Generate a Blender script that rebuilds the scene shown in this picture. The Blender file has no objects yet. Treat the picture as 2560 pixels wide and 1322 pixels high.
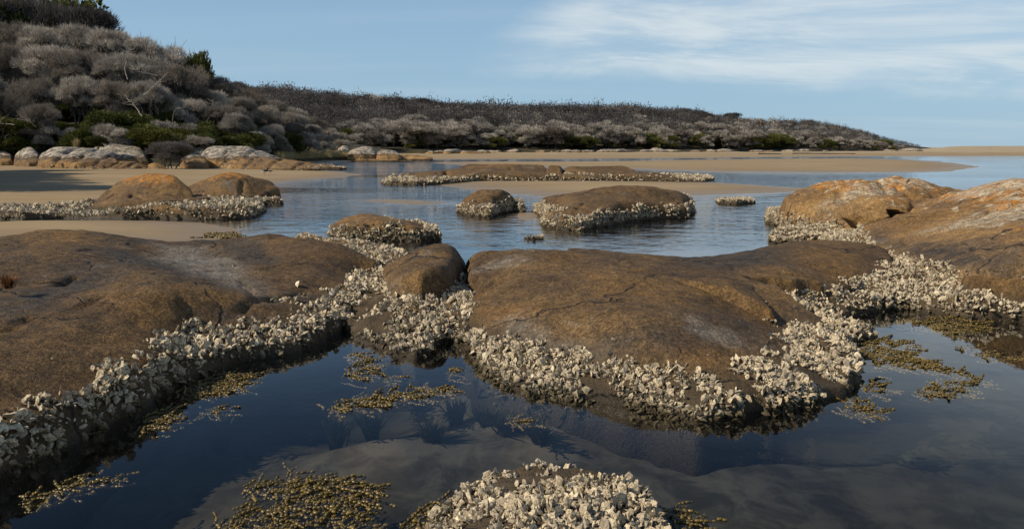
import bpy, math, random
import numpy as np
from mathutils import Vector, Matrix, Quaternion
R = math.radians
rng = np.random.default_rng(7)
random.seed(7)
scene = bpy.context.scene
COL = scene.collection

# ------------------------------------------------------------------ camera
F, CX, CY, PITCH, CAMH = 1990.0, 1280.0, 661.0, R(8.26), 1.8
cam = bpy.data.cameras.new('camera')
cam.sensor_width = 36.0
cam.lens = 36.0 * F / 2560.0
cam.clip_start, cam.clip_end = 0.05, 60000
camo = bpy.data.objects.new('camera', cam)
camo.location = (0, 0, CAMH)
camo.rotation_euler = (R(90) - PITCH, 0, 0)
COL.objects.link(camo)
scene.camera = camo

# ------------------------------------------------------------------ sky, sun, exposure
SUN_EL, SUN_BACK = R(37), R(20)
S = Vector((-math.cos(SUN_EL) * math.cos(SUN_BACK), -math.cos(SUN_EL) * math.sin(SUN_BACK), math.sin(SUN_EL)))
world = bpy.data.worlds.new('World')
scene.world = world
world.use_nodes = True
scene.view_settings.view_transform = 'Standard'
scene.view_settings.look = 'None'
scene.view_settings.gamma = 1.0
scene.view_settings.exposure = 0.08
scene.view_settings.use_curve_mapping = False
scene.cycles.max_bounces = 7
scene.cycles.diffuse_bounces = 2
scene.cycles.glossy_bounces = 3
scene.cycles.transparent_max_bounces = 10
scene.cycles.caustics_reflective = False
scene.cycles.caustics_refractive = False
scene.cycles.use_adaptive_sampling = True


class NT:
    """small node-tree helper"""
    def __init__(s, tree):
        s.t = tree
        s.n, s.l = tree.nodes, tree.links
        s.n.clear()

    def put(s, inp, v):
        if v is None:
            return
        if isinstance(v, bpy.types.NodeSocket):
            s.l.new(v, inp)
        elif isinstance(v, (tuple, list)) and len(v) == 3 and inp.type == 'RGBA':
            inp.default_value = (*v, 1)
        else:
            inp.default_value = v

    def math(s, op, a, b=None, c=None, clamp=False):
        n = s.n.new('ShaderNodeMath')
        n.operation = op
        n.use_clamp = clamp
        s.put(n.inputs[0], a)
        s.put(n.inputs[1], b)
        s.put(n.inputs[2], c)
        return n.outputs[0]

    def smooth(s, v, lo, hi, a=0.0, b=1.0):
        n = s.n.new('ShaderNodeMapRange')
        n.interpolation_type = 'SMOOTHSTEP'
        for k, x in zip(('Value', 'From Min', 'From Max', 'To Min', 'To Max'), (v, lo, hi, a, b)):
            s.put(n.inputs[k], x)
        return n.outputs[0]

    def mix(s, f, a, b, mode='MIX'):
        n = s.n.new('ShaderNodeMix')
        n.data_type = 'RGBA'
        n.blend_type = mode
        s.put(n.inputs[0], f)
        s.put(n.inputs[6], a)
        s.put(n.inputs[7], b)
        return n.outputs[2]

    def noise(s, vec, scale, detail=4, rough=0.55, dist=0.0):
        n = s.n.new('ShaderNodeTexNoise')
        s.put(n.inputs['Vector'], vec)
        n.inputs['Scale'].default_value = scale
        n.inputs['Detail'].default_value = detail
        n.inputs['Roughness'].default_value = rough
        n.inputs['Distortion'].default_value = dist
        return n.outputs['Fac']

    def voro(s, vec, scale, out='Distance', feat='F1'):
        n = s.n.new('ShaderNodeTexVoronoi')
        n.feature = feat
        s.put(n.inputs['Vector'], vec)
        n.inputs['Scale'].default_value = scale
        return n.outputs[out]

    def map(s, vec, loc=(0, 0, 0), rot=(0, 0, 0), scale=(1, 1, 1)):
        n = s.n.new('ShaderNodeMapping')
        s.put(n.inputs[0], vec)
        n.inputs[1].default_value, n.inputs[2].default_value, n.inputs[3].default_value = loc, rot, scale
        return n.outputs[0]

    def sep(s, vec):
        n = s.n.new('ShaderNodeSeparateXYZ')
        s.l.new(vec, n.inputs[0])
        return n.outputs

    def comb(s, x, y, z):
        n = s.n.new('ShaderNodeCombineXYZ')
        for i, v in enumerate((x, y, z)):
            s.put(n.inputs[i], v)
        return n.outputs[0]

    def geo(s, out='Position'):
        return s.n.new('ShaderNodeNewGeometry').outputs[out]

    def objrand(s):
        return s.n.new('ShaderNodeObjectInfo').outputs['Random']

    def bump(s, h, strength, dist, normal=None):
        n = s.n.new('ShaderNodeBump')
        s.put(n.inputs['Strength'], strength)
        n.inputs['Distance'].default_value = dist
        s.put(n.inputs['Height'], h)
        s.put(n.inputs['Normal'], normal)
        return n.outputs[0]

    def out(s, shader, volume=None):
        o = s.n.new('ShaderNodeOutputMaterial')
        s.l.new(shader, o.inputs['Surface'])
        if volume is not None:
            s.l.new(volume, o.inputs['Volume'])

    def bsdf(s, col, rough=0.8, normal=None, spec=0.3):
        n = s.n.new('ShaderNodeBsdfPrincipled')
        s.put(n.inputs['Base Color'], col)
        s.put(n.inputs['Roughness'], rough)
        s.put(n.inputs['Specular IOR Level'], spec)
        s.put(n.inputs['Normal'], normal)
        return n.outputs[0]


def material(name):
    m = bpy.data.materials.new(name)
    m.use_nodes = True
    return m, NT(m.node_tree)


t = NT(world.node_tree)
sky = t.n.new('ShaderNodeTexSky')
sky.sky_type = 'NISHITA'
sky.sun_disc = False
sky.sun_elevation = SUN_EL
sky.sun_rotation = math.atan2(S.x, S.y)
sky.air_density, sky.dust_density, sky.ozone_density = 1.0, 0.15, 3.0
tc = t.n.new('ShaderNodeTexCoord').outputs['Generated']
sx, sy, sz = t.sep(tc)
zz = t.math('ADD', t.math('MAXIMUM', sz, 0.0), 0.10)
plane = t.comb(t.math('DIVIDE', sx, zz), t.math('DIVIDE', sy, zz), 0.0)
az = t.math('ARCTAN2', sx, sy)
el = t.math('ARCSINE', sz)
n1 = t.noise(t.map(plane, (3.1, 0.7, 0), (0, 0, R(-38)), (0.5, 1.1, 1)), 1.15, 8, 0.62, 0.6)
n2 = t.noise(t.map(plane, (9.0, 2.2, 0), (0, 0, R(12)), (0.2, 0.8, 1)), 1.0, 5, 0.55, 0.2)
n3 = t.noise(t.comb(az, t.math('MULTIPLY', el, 2.6), 0.0), 7.0, 6, 0.6, 0.4)
# the cirrus sheet: starts a little left of north and widens to the right
azs = t.math('ADD', az, t.math('MULTIPLY', t.math('SUBTRACT', n3, 0.5), 0.16))
lo_edge = t.math('MULTIPLY_ADD', azs, -0.06, 0.088)
up_edge = t.math('MULTIPLY_ADD', azs, 0.62, 0.155)
e2 = t.math('ADD', el, t.math('MULTIPLY', t.math('SUBTRACT', n3, 0.5), 0.05))
sheet = t.math('MULTIPLY', t.smooth(t.math('SUBTRACT', e2, lo_edge), -0.012, 0.03),
               t.smooth(t.math('SUBTRACT', up_edge, e2), -0.02, 0.06))
sheet = t.math('MULTIPLY', sheet, t.smooth(azs, -0.11, 0.10))
sheet = t.math('MULTIPLY', sheet, t.smooth(el, 0.8, 0.3))
sheet = t.math('MULTIPLY', sheet, t.smooth(n1, 0.34, 0.64, 0.18, 1.0))
veil = t.math('MULTIPLY', t.smooth(n2, 0.42, 0.8), t.smooth(az, -0.7, 0.5, 0.25, 0.6))
dens = t.math('MAXIMUM', t.math('MULTIPLY', sheet, 0.85), t.math('MULTIPLY', t.math('MULTIPLY', veil, 0.5), t.smooth(el, 0.55, 0.2)))
cloudcol = (6.6, 7.3, 7.6)
skycol = t.mix(1.0, sky.outputs[0], (0.86, 0.96, 1.04), 'MULTIPLY')
hazecol = (3.0, 4.6, 6.1)
skycol = t.mix(t.smooth(el, 0.0, 0.42, 0.86, 0.0), skycol, hazecol)
skymix = t.mix(dens, skycol, cloudcol)
bg = t.n.new('ShaderNodeBackground')
t.l.new(skymix, bg.inputs[0])
bg.inputs[1].default_value = 0.10
wo = t.n.new('ShaderNodeOutputWorld')
t.l.new(bg.outputs[0], wo.inputs[0])

sl = bpy.data.lights.new('sun', 'SUN')
sl.energy = 4.9
sl.angle = R(0.55)
sl.color = (1.0, 0.87, 0.68)
so = bpy.data.objects.new('sun', sl)
so.rotation_euler = S.to_track_quat('Z', 'Y').to_euler()
so.location = (-30, -10, 40)
COL.objects.link(so)

# ------------------------------------------------------------------ geometry helpers
SP, CP = math.sin(PITCH), math.cos(PITCH)


def ray(px, py):
    u, v = (px - CX) / F, (CY - py) / F
    return np.array([u, CP + v * SP, -SP + v * CP])


def W(px, py, z=0.0):
    """world point at height z that shows at photo pixel (px, py)"""
    d = ray(px, py)
    k = (z - CAMH) / d[2]
    return np.array([d[0] * k, d[1] * k, z])


def WD(px, py, D):
    """world point at ground distance D that shows at photo pixel (px, py)"""
    d = ray(px, py)
    k = D / d[1]
    return np.array([d[0] * k, D, CAMH + d[2] * k])


def XD(px, D, z=0.0):
    return np.array([(px - CX) / F * (D * CP + (CAMH - z) * SP), D])


def hash2(ix, iy, seed):
    n = (ix.astype(np.int64) * 374761393 + iy.astype(np.int64) * 668265263 + seed * 1442695041) & 0xffffffff
    n = ((n ^ (n >> 13)) * 1274126177) & 0xffffffff
    return ((n ^ (n >> 16)) & 0xffff) / 65535.0


def vnoise(x, y, seed=0):
    ix, iy = np.floor(x), np.floor(y)
    fx, fy = x - ix, y - iy
    fx, fy = fx * fx * fx * (fx * (fx * 6 - 15) + 10), fy * fy * fy * (fy * (fy * 6 - 15) + 10)
    a, b = hash2(ix, iy, seed), hash2(ix + 1, iy, seed)
    c, d = hash2(ix, iy + 1, seed), hash2(ix + 1, iy + 1, seed)
    return (a + (b - a) * fx) * (1 - fy) + (c + (d - c) * fx) * fy - 0.5


def fbm(x, y, scale, octv=4, seed=0, gain=0.5):
    s, a, tot = 0.0, 1.0, 0.0
    for i in range(octv):
        c, sn = math.cos(0.7 * i + 0.3), math.sin(0.7 * i + 0.3)
        s = s + a * vnoise((x * c - y * sn) / scale + 17.3 * i, (x * sn + y * c) / scale - 9.1 * i, seed + i)
        tot += a
        a *= gain
        scale *= 0.5
    return s / tot * 2


def seg_dist(P, A, B):
    AB = B - A
    tt = np.clip(((P - A) @ AB) / max(AB @ AB, 1e-12), 0, 1)
    return np.linalg.norm(P - A - tt[:, None] * AB, axis=1)


def poly_sdf(P, poly):
    """inside positive"""
    d = np.full(len(P), 1e9)
    ins = np.zeros(len(P), bool)
    n = len(poly)
    for i in range(n):
        A, B = poly[i], poly[(i + 1) % n]
        d = np.minimum(d, seg_dist(P, A, B))
        c = (A[1] > P[:, 1]) != (B[1] > P[:, 1])
        with np.errstate(divide='ignore', invalid='ignore'):
            xx = (B[0] - A[0]) * (P[:, 1] - A[1]) / (B[1] - A[1] + 1e-15) + A[0]
        ins ^= c & (P[:, 0] < xx)
    return np.where(ins, d, -d)


def line_dist(P, pts):
    d = np.full(len(P), 1e9)
    for A, B in zip(pts[:-1], pts[1:]):
        d = np.minimum(d, seg_dist(P, A, B))
    return d


def smin(a, b, k):
    h = np.clip(0.5 + 0.5 * (b - a) / k, 0, 1)
    return b + (a - b) * h - k * h * (1 - h)


def sstep(x, a, b):
    v = np.clip((x - a) / (b - a), 0, 1)
    return v * v * (3 - 2 * v)


def tps(ctrl, P, lam=0.02):
    ctrl = np.array(ctrl, float)
    X, z = ctrl[:, :2], ctrl[:, 2]

    def K(a, b):
        r2 = ((a[:, None, :] - b[None]) ** 2).sum(-1)
        return 0.5 * r2 * np.log(r2 + 1e-9)
    n = len(X)
    A = np.zeros((n + 3, n + 3))
    A[:n, :n] = K(X, X) + lam * np.eye(n)
    A[:n, n] = 1
    A[:n, n + 1:] = X
    A[n, :n] = 1
    A[n + 1:, :n] = X.T
    sol = np.linalg.solve(A, np.r_[z, 0, 0, 0])
    return K(P, X) @ sol[:n] + sol[n] + P @ sol[n + 1:]


def mesh_np(name, verts, faces, mats=None, smooth=True, midx=None):
    """faces: (n,3) or (n,4) array, or list of such arrays"""
    me = bpy.data.meshes.new(name)
    verts = np.asarray(verts, np.float32)
    fl = faces if isinstance(faces, list) else [faces]
    fl = [np.asarray(f, np.int32) for f in fl if len(f)]
    nl = sum(f.size for f in fl)
    npoly = sum(len(f) for f in fl)
    me.vertices.add(len(verts))
    me.vertices.foreach_set('co', verts.ravel())
    me.loops.add(nl)
    me.loops.foreach_set('vertex_index', np.concatenate([f.ravel() for f in fl]))
    me.polygons.add(npoly)
    tot = np.concatenate([np.full(len(f), f.shape[1], np.int32) for f in fl])
    me.polygons.foreach_set('loop_start', np.r_[0, np.cumsum(tot)[:-1]].astype(np.int32))
    me.polygons.foreach_set('loop_total', tot)
    me.polygons.foreach_set('use_smooth', np.full(npoly, smooth))
    if midx is not None:
        me.polygons.foreach_set('material_index', np.asarray(midx, np.int32))
    for m in (mats or []):
        me.materials.append(m)
    me.update(calc_edges=True)
    me.validate()
    return me


def add(name, me, parent=None, loc=(0, 0, 0), rotz=0.0, scale=None):
    o = bpy.data.objects.new(name, me)
    o.location = loc
    o.rotation_euler = (0, 0, rotz)
    if scale is not None:
        o.scale = (scale, scale, scale) if not isinstance(scale, tuple) else scale
    COL.objects.link(o)
    if parent is not None:
        o.parent = parent
    return o


def tag(o, label, cat, group=None, kind=None):
    o['label'] = label
    o['category'] = cat
    if group:
        o['group'] = group
    if kind:
        o['kind'] = kind
    return o


def struct(o):
    o['kind'] = 'structure'
    return o


def replicate(tv, tf, mats4):
    """copies of one template (verts, faces) under (n,3,4) transforms"""
    n = len(mats4)
    v = np.einsum('nij,vj->nvi', mats4[:, :, :3], tv) + mats4[:, None, :, 3]
    f = tf[None] + (np.arange(n) * len(tv))[:, None, None]
    return v.reshape(-1, 3), f.reshape(-1, tf.shape[1])


def tube(path, radii, sides=5):
    path = np.asarray(path, float)
    n = len(path)
    vs = []
    for i in range(n):
        d = path[min(i + 1, n - 1)] - path[max(i - 1, 0)]
        d = d / (np.linalg.norm(d) + 1e-9)
        a = np.cross(d, [0.31, 0.93, 0.2])
        a /= np.linalg.norm(a) + 1e-9
        b = np.cross(d, a)
        for k in range(sides):
            an = 2 * math.pi * k / sides
            vs.append(path[i] + radii[i] * (math.cos(an) * a + math.sin(an) * b))
    fs = []
    for i in range(n - 1):
        for k in range(sides):
            k2 = (k + 1) % sides
            fs.append((i * sides + k, i * sides + k2, (i + 1) * sides + k2, (i + 1) * sides + k))
    return np.array(vs), np.array(fs)


def merge(parts):
    V, Fq, o = [], [], 0
    for v, f in parts:
        V.append(v)
        Fq.append(np.asarray(f) + o)
        o += len(v)
    return np.concatenate(V), np.concatenate(Fq)


# ------------------------------------------------------------------ materials
def rock_material(name, lichen_z=0.8, orange=0.6, white=0.4, tone=1.0, black=0.5, top_white=None, zscale=1.0, grit=1.0):
    m, n = material(name)
    P = n.geo()
    z = n.sep(P)[2]
    zz_ = n.math('MULTIPLY', z, zscale)
    big = n.noise(P, 0.9 * zscale, 4, 0.6, 0.5)
    mid = n.noise(P, 4.0 * zscale, 5, 0.6)
    fine = n.noise(P, 38 * max(zscale, 0.4), 3, 0.65)
    grain = n.noise(P, 120 * max(zscale, 0.25), 2, 0.6)
    c = n.mix(n.smooth(big, 0.36, 0.66), (0.110 * tone, 0.070 * tone, 0.036 * tone), (0.212 * tone, 0.132 * tone, 0.055 * tone))
    c = n.mix(n.smooth(mid, 0.45, 0.72, 0, 0.7), c, (0.172 * tone, 0.112 * tone, 0.052 * tone))
    # ochre stains
    st = n.noise(n.map(P, (4, 2, 1)), 1.7 * zscale, 4, 0.6, 0.8)
    c = n.mix(n.smooth(st, 0.54, 0.72, 0, 0.6), c, (0.235 * tone, 0.135 * tone, 0.045 * tone))
    # black lichen / wet stain bands
    bl = n.noise(n.map(P, (11, 5, 3), (0, 0, 0.5), (1, 0.5, 2)), 1.3 * zscale, 5, 0.65, 0.6)
    c = n.mix(n.smooth(bl, 0.50, 0.68, 0, black), c, (0.062, 0.056, 0.05))
    # grey salt patches
    gp = n.noise(n.map(P, (31, 8, 2)), 0.8 * zscale, 5, 0.62, 0.4)
    c = n.mix(n.smooth(gp, 0.60, 0.72, 0, 0.55), c, (0.25, 0.235, 0.21))
    def att(nm_):
        a_ = n.n.new('ShaderNodeAttribute')
        a_.attribute_name = nm_
        return n.math('MULTIPLY', a_.outputs['Fac'], n.smooth(n.noise(P, 3.5, 5, 0.7), 0.30, 0.58, 0.25, 0.9))
    c = n.mix(att('dark'), c, (0.048, 0.044, 0.04))
    c = n.mix(att('ochre'), c, (0.195, 0.113, 0.04))
    c = n.mix(att('grey'), c, (0.20, 0.188, 0.168))
    pale = att('pale')
    if orange > 0:
        ol = n.math('ADD', n.noise(n.map(P, (7, 7, 7)), 2.2 * zscale, 6, 0.68, 0.6),
                    n.smooth(zz_, lichen_z - 0.35, lichen_z + 0.45, -0.30, 0.16))
        c = n.mix(n.smooth(ol, 0.50, 0.60, 0, orange), c, n.mix(mid, (0.33, 0.15, 0.025), (0.42, 0.20, 0.05)))
    if white > 0:
        wl = n.math('ADD', n.noise(n.map(P, (2, 9, 4)), 5.5 * zscale, 7, 0.75, 0.5),
                    n.smooth(zz_, lichen_z - 0.45, lichen_z + 0.5, -0.16, 0.05))
        w0 = 0.575 if white < 0.9 else 0.53
        c = n.mix(n.smooth(wl, w0, w0 + 0.055, 0, white), c, (0.44, 0.395, 0.30))
        # small pale flecks everywhere
        fl = n.voro(P, 16 * zscale)
        fm = n.noise(n.map(P, (5, 1, 2)), 3.2 * zscale, 3)
        c = n.mix(n.math('MULTIPLY', n.smooth(fl, 0.17, 0.10), n.smooth(fm, 0.5, 0.66, 0, 0.75 * white + 0.2)), c, (0.42, 0.38, 0.30))
    if top_white is not None:
        tw = n.math('ADD', n.math('MULTIPLY', n.math('SUBTRACT', n.noise(P, 0.9, 6, 0.65, 0.4), 0.5), 1.5), z)
        nz = n.sep(n.geo('Normal'))[2]
        c = n.mix(n.smooth(tw, top_white - 0.12, top_white + 0.16, 0, 0.92), c,
                  n.mix(n.smooth(n.noise(P, 2.5, 7, 0.72), 0.38, 0.64), (0.13, 0.12, 0.11), (0.52, 0.49, 0.42)))
        c = n.mix(n.math('MULTIPLY', n.smooth(tw, top_white - 0.3, top_white - 0.12), n.smooth(tw, top_white + 0.1, top_white - 0.08, 0, 0.75)), c, (0.05, 0.045, 0.04))
    c = n.mix(n.math('MULTIPLY', pale, n.smooth(n.noise(n.map(P, (6, 2, 9)), 9.0, 6, 0.75), 0.36, 0.60, 0.1, 0.95)), c, (0.47, 0.43, 0.34))
    c = n.mix(n.smooth(fine, 0.3, 0.72), n.mix(1.0, c, (0.52, 0.50, 0.48), 'MULTIPLY'), n.mix(1.0, c, (1.42, 1.4, 1.34), 'MULTIPLY'))
    m2 = n.noise(n.map(P, (1, 3, 5)), 11 * zscale, 4, 0.7)
    c = n.mix(n.smooth(m2, 0.33, 0.68), n.mix(1.0, c, (0.66, 0.66, 0.66), 'MULTIPLY'), n.mix(1.0, c, (1.25, 1.23, 1.2), 'MULTIPLY'))
    # wet, silted foot of the rock (kept moist by the tide)
    zn = n.math('ADD', z, n.math('MULTIPLY', n.math('SUBTRACT', mid, 0.5), 0.12))
    silt = n.mix(mid, (0.050, 0.036, 0.020), (0.095, 0.070, 0.040))
    c = n.mix(n.smooth(zn, 0.30, 0.13), c, silt)
    c = n.mix(n.smooth(zn, 0.07, 0.01, 0, 0.8), c, (0.030, 0.022, 0.012))
    wn = n.n.new('ShaderNodeTexNoise')
    n.l.new(P, wn.inputs['Vector'])
    wn.inputs['Scale'].default_value = 2.2 * zscale
    wn.inputs['Detail'].default_value = 4
    pv = n.n.new('ShaderNodeVectorMath')
    pv.operation = 'MULTIPLY_ADD'
    n.l.new(wn.outputs['Color'], pv.inputs[0])
    pv.inputs[1].default_value = (0.55 / zscale,) * 3
    n.l.new(P, pv.inputs[2])
    jn = n.voro(n.map(pv.outputs[0], (1.7, 0.4, 0.2), (0, 0, 0.6), (0.55, 1.0, 0.8)), 0.85 * zscale, 'Distance', 'DISTANCE_TO_EDGE')
    jm = n.smooth(n.noise(n.map(P, (8, 8, 1)), 0.9 * zscale, 3), 0.45, 0.58)
    joint = n.math('MULTIPLY', n.smooth(jn, 0.016, 0.003), jm)
    c = n.mix(n.math('MULTIPLY', joint, 0.85), c, (0.022, 0.018, 0.014))
    gr = n.smooth(grain, 0.28, 0.72)
    c = n.mix(gr, n.mix(1.0, c, (0.62, 0.61, 0.60), 'MULTIPLY'), n.mix(1.0, c, (1.38, 1.36, 1.32), 'MULTIPLY'))
    pit = n.smooth(n.voro(P, 26 * zscale), 0.0, 0.28)
    rough = n.smooth(zn, 0.0, 0.12, 0.4, 0.85)
    h = n.math('ADD', n.math('ADD', n.math('MULTIPLY', fine, 0.6), n.math('MULTIPLY', grain, 0.4)), n.math('MULTIPLY', pit, 0.25))
    h = n.math('SUBTRACT', h, n.math('MULTIPLY', joint, 1.2))
    nb = n.bump(n.math('ADD', mid, n.math('MULTIPLY', m2, 0.5)), 0.6, 0.06 / zscale)
    nb = n.bump(h, 1.0 * grit, 0.022 / zscale, nb)
    n.out(n.bsdf(c, rough, nb, 0.25))
    return m


def simple_noise_mat(name, c1, c2, scale, rough=0.9, island=0.0, obj=0.0, dist=0.02, spec=0.2, transl=0.0):
    m, n = material(name)
    P = n.geo()
    f = n.noise(P, scale, 4, 0.6)
    c = n.mix(n.smooth(f, 0.3, 0.7), c1, c2)
    if island:
        r = n.geo('Random Per Island')
        c = n.mix(1.0, c, n.mix(r, (1 - island,) * 3, (1 + island,) * 3), 'MULTIPLY')
    if obj:
        c = n.mix(1.0, c, n.mix(n.objrand(), (1 - obj, 1 - obj, 1 - obj), (1 + obj, 1 + obj * 0.95, 1 + obj * 0.85)), 'MULTIPLY')
    sh = n.bsdf(c, rough, n.bump(f, 0.4, dist) if dist else None, spec)
    if transl:
        tr = n.n.new('ShaderNodeBsdfTranslucent')
        n.l.new(c, tr.inputs[0])
        mx = n.n.new('ShaderNodeMixShader')
        mx.inputs[0].default_value = transl
        n.l.new(sh, mx.inputs[1])
        n.l.new(tr.outputs[0], mx.inputs[2])
        sh = mx.outputs[0]
    n.out(sh)
    return m


def oyster_material():
    m, n = material('oyster_shell')
    P = n.geo()
    z = n.sep(P)[2]
    rnd = n.math('FRACT', n.math('ADD', n.geo('Random Per Island'), n.math('MULTIPLY', n.objrand(), 7.13)))
    f = n.noise(P, 85, 4, 0.65)
    g = n.noise(n.map(P, (0, 0, 0), (0.4, 0.2, 0.9), (1, 3.5, 1)), 60, 3, 0.6)
    c = n.mix(n.smooth(f, 0.32, 0.62), (0.125, 0.094, 0.058), (0.62, 0.52, 0.35))
    c = n.mix(n.smooth(g, 0.56, 0.70, 0, 0.6), c, (0.20, 0.175, 0.16))
    c = n.mix(n.smooth(rnd, 0.5, 1.0, 0, 0.7), c, (0.22, 0.18, 0.135))
    c = n.mix(n.smooth(rnd, 0.12, 0.0, 0, 0.7), c, (0.78, 0.68, 0.48))
    zn = n.math('ADD', z, n.math('MULTIPLY', n.math('SUBTRACT', n.noise(P, 7, 3), 0.5), 0.12))
    c = n.mix(n.smooth(zn, 0.10, 0.01, 0, 0.9), c, (0.06, 0.046, 0.02))
    n.out(n.bsdf(c, 0.75, n.bump(f, 0.5, 0.004), 0.25))
    return m


def sand_material():
    m, n = material('sand')
    P = n.geo()
    x, y, z = n.sep(P)
    big = n.noise(n.map(P, scale=(0.35, 1, 1)), 0.22, 5, 0.6)
    mid = n.noise(P, 1.6, 5, 0.6)
    fine = n.noise(P, 60, 3, 0.7)
    c = n.mix(n.smooth(big, 0.35, 0.68), (0.262, 0.190, 0.101), (0.318, 0.236, 0.132))
    c = n.mix(n.smooth(fine, 0.25, 0.75), n.mix(1.0, c, (0.86, 0.86, 0.86), 'MULTIPLY'), n.mix(1.0, c, (1.1, 1.1, 1.1), 'MULTIPLY'))
    # dry sand higher up the beach
    c = n.mix(n.smooth(n.math('ADD', z, n.math('MULTIPLY', big, 0.3)), 0.5, 1.0), c, (0.36, 0.285, 0.18))
    sk = n.noise(n.map(P, (2, 7, 0), (0, 0, 0.08), (0.12, 1.0, 1)), 1.1, 5, 0.65)
    c = n.mix(n.smooth(sk, 0.50, 0.66, 0, 0.45), c, (0.17, 0.12, 0.066))
    sf = n.voro(P, 7.0)
    c = n.mix(n.math('MULTIPLY', n.smooth(sf, 0.10, 0.05), n.smooth(mid, 0.5, 0.6, 0, 0.8)), c, (0.08, 0.06, 0.04))
    # wet margin
    zn = n.math('ADD', z, n.math('MULTIPLY', n.math('SUBTRACT', mid, 0.5), 0.05))
    c = n.mix(n.smooth(zn, 0.14, 0.015, 0, 0.55), c, (0.19, 0.135, 0.075))
    # drift weed under water
    dw = n.noise(n.map(P, (3, 1, 0)), 0.75, 5, 0.62, 0.7)
    under = n.smooth(z, -0.05, -0.22)
    d3 = n.noise(n.map(P, (5, 2, 0)), 3.2, 5, 0.68, 0.5)
    c = n.mix(n.math('MULTIPLY', under, n.smooth(dw, 0.42, 0.60, 0, 0.85)), c, (0.022, 0.026, 0.02))
    c = n.mix(n.math('MULTIPLY', under, 0.6), c, n.mix(n.smooth(d3, 0.36, 0.62), (0.09, 0.08, 0.062), (0.27, 0.235, 0.185)))
    rough = n.smooth(zn, 0.02, 0.12, 0.45, 0.95)
    h = n.math('ADD', n.math('MULTIPLY', mid, 1.0), n.math('MULTIPLY', fine, 0.12))
    n.out(n.bsdf(c, rough, n.bump(h, 0.5, 0.03), 0.2))
    return m


def water_material():
    m, n = material('water')
    P = n.geo()
    x, y, z = n.sep(P)
    dist = n.math('SQRT', n.math('ADD', n.math('MULTIPLY', x, x), n.math('MULTIPLY', y, y)))
    # calm in the rock pools, ruffled by wind out in the channel
    patch = n.noise(n.map(P, scale=(0.22, 1, 1)), 0.16, 4, 0.6)
    wind = n.math('MULTIPLY', n.smooth(y, 6.0, 24.0, 0.03, 1.0), n.smooth(patch, 0.36, 0.62, 0.18, 1.0))
    wa = n.noise(n.map(P, rot=(0, 0, 0.3), scale=(0.9, 1, 1)), 5.0, 3, 0.55)
    wb = n.noise(n.map(P, rot=(0, 0, -0.5), scale=(0.8, 1, 1)), 1.5, 3, 0.5)
    h = n.math('ADD', n.math('MULTIPLY', wa, 0.35), wb)
    nb = n.bump(h, wind, 0.095)
    # Schlick's Fresnel for water, the same from either side of the sheet
    dt = n.n.new('ShaderNodeVectorMath')
    dt.operation = 'DOT_PRODUCT'
    n.l.new(nb, dt.inputs[0])
    n.l.new(n.geo('Incoming'), dt.inputs[1])
    one = n.math('SUBTRACT', 1.0, n.math('MINIMUM', n.math('ABSOLUTE', dt.outputs['Value']), 1.0))
    fres = n.math('MULTIPLY_ADD', n.math('POWER', one, 5.0), 0.98, 0.02)
    gl = n.n.new('ShaderNodeBsdfGlossy')
    gl.inputs['Roughness'].default_value = 0.03
    gl.inputs['Color'].default_value = (0.95, 0.97, 1, 1)
    n.l.new(nb, gl.inputs['Normal'])
    tr = n.n.new('ShaderNodeBsdfTransparent')
    tr.inputs[0].default_value = (0.93, 0.93, 0.93, 1)
    mx = n.n.new('ShaderNodeMixShader')
    n.l.new(n.math('MULTIPLY', fres, n.smooth(fres, 0.04, 0.4, 0.48, 1.0)), mx.inputs[0])
    n.l.new(tr.outputs[0], mx.inputs[1])
    n.l.new(gl.outputs[0], mx.inputs[2])
    va = n.n.new('ShaderNodeVolumeAbsorption')
    va.inputs['Color'].default_value = (0.30, 0.36, 0.36, 1)
    va.inputs['Density'].default_value = 1.25
    n.out(mx.outputs[0], va.outputs[0])
    return m


M_sand = sand_material()
M_water = water_material()
M_oyster = oyster_material()
M_slab = rock_material('slab_rock', 0.72, 0.35, 0.25, 0.72, 0.62)
M_slab_mid = rock_material('centre_slab_rock', 0.66, 0.25, 0.36, 0.82, 0.38)
M_flat = rock_material('flat_slab_rock', 0.75, 0.2, 0.1, 0.76, 0.4)
M_small = rock_material('brown_boulder_rock', 0.9, 0.35, 0.05, 0.85, 0.3)
M_right = rock_material('lichen_rock', 0.74, 0.92, 1.0, 1.4, 0.15)
M_midr = rock_material('channel_rock', 0.72, 0.5, 0.35, 0.88, 0.3)
M_orange = rock_material('orange_rock', 0.66, 0.85, 0.4, 1.05, 0.3)
M_shore = rock_material('shore_rock', 0.8, 0.6, 0.15, 1.55, 0.35, top_white=1.15, zscale=0.5)
M_farrock = rock_material('far_rock', 0.9, 0.75, 0.3, 1.9, 0.3, top_white=1.0, zscale=0.35)
M_ledge = rock_material('silted_ledge_rock', 9.0, 0.0, 0.0, 1.0, 0.1)
M_hill = simple_noise_mat('leaf_litter', (0.035, 0.034, 0.018), (0.075, 0.062, 0.038), 0.35, dist=0.3)
M_twig = simple_noise_mat('grey_twigs', (0.23, 0.206, 0.176), (0.475, 0.435, 0.375), 0.5, 0.9, 0.3, 0.25, 0, 0.1, 0.25)
M_twig2 = simple_noise_mat('brown_twigs', (0.14, 0.122, 0.102), (0.26, 0.225, 0.188), 0.5, 0.9, 0.3, 0.2, 0, 0.1, 0.25)
M_dtwig = simple_noise_mat('dark_twigs', (0.058, 0.053, 0.052), (0.14, 0.128, 0.12), 0.05, 0.9, 0.35, 0.2, 0, 0.1, 0.2)
M_bark = simple_noise_mat('dark_bark', (0.035, 0.03, 0.027), (0.085, 0.073, 0.062), 3.0, 0.9, 0, 0.2, 0)
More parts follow.
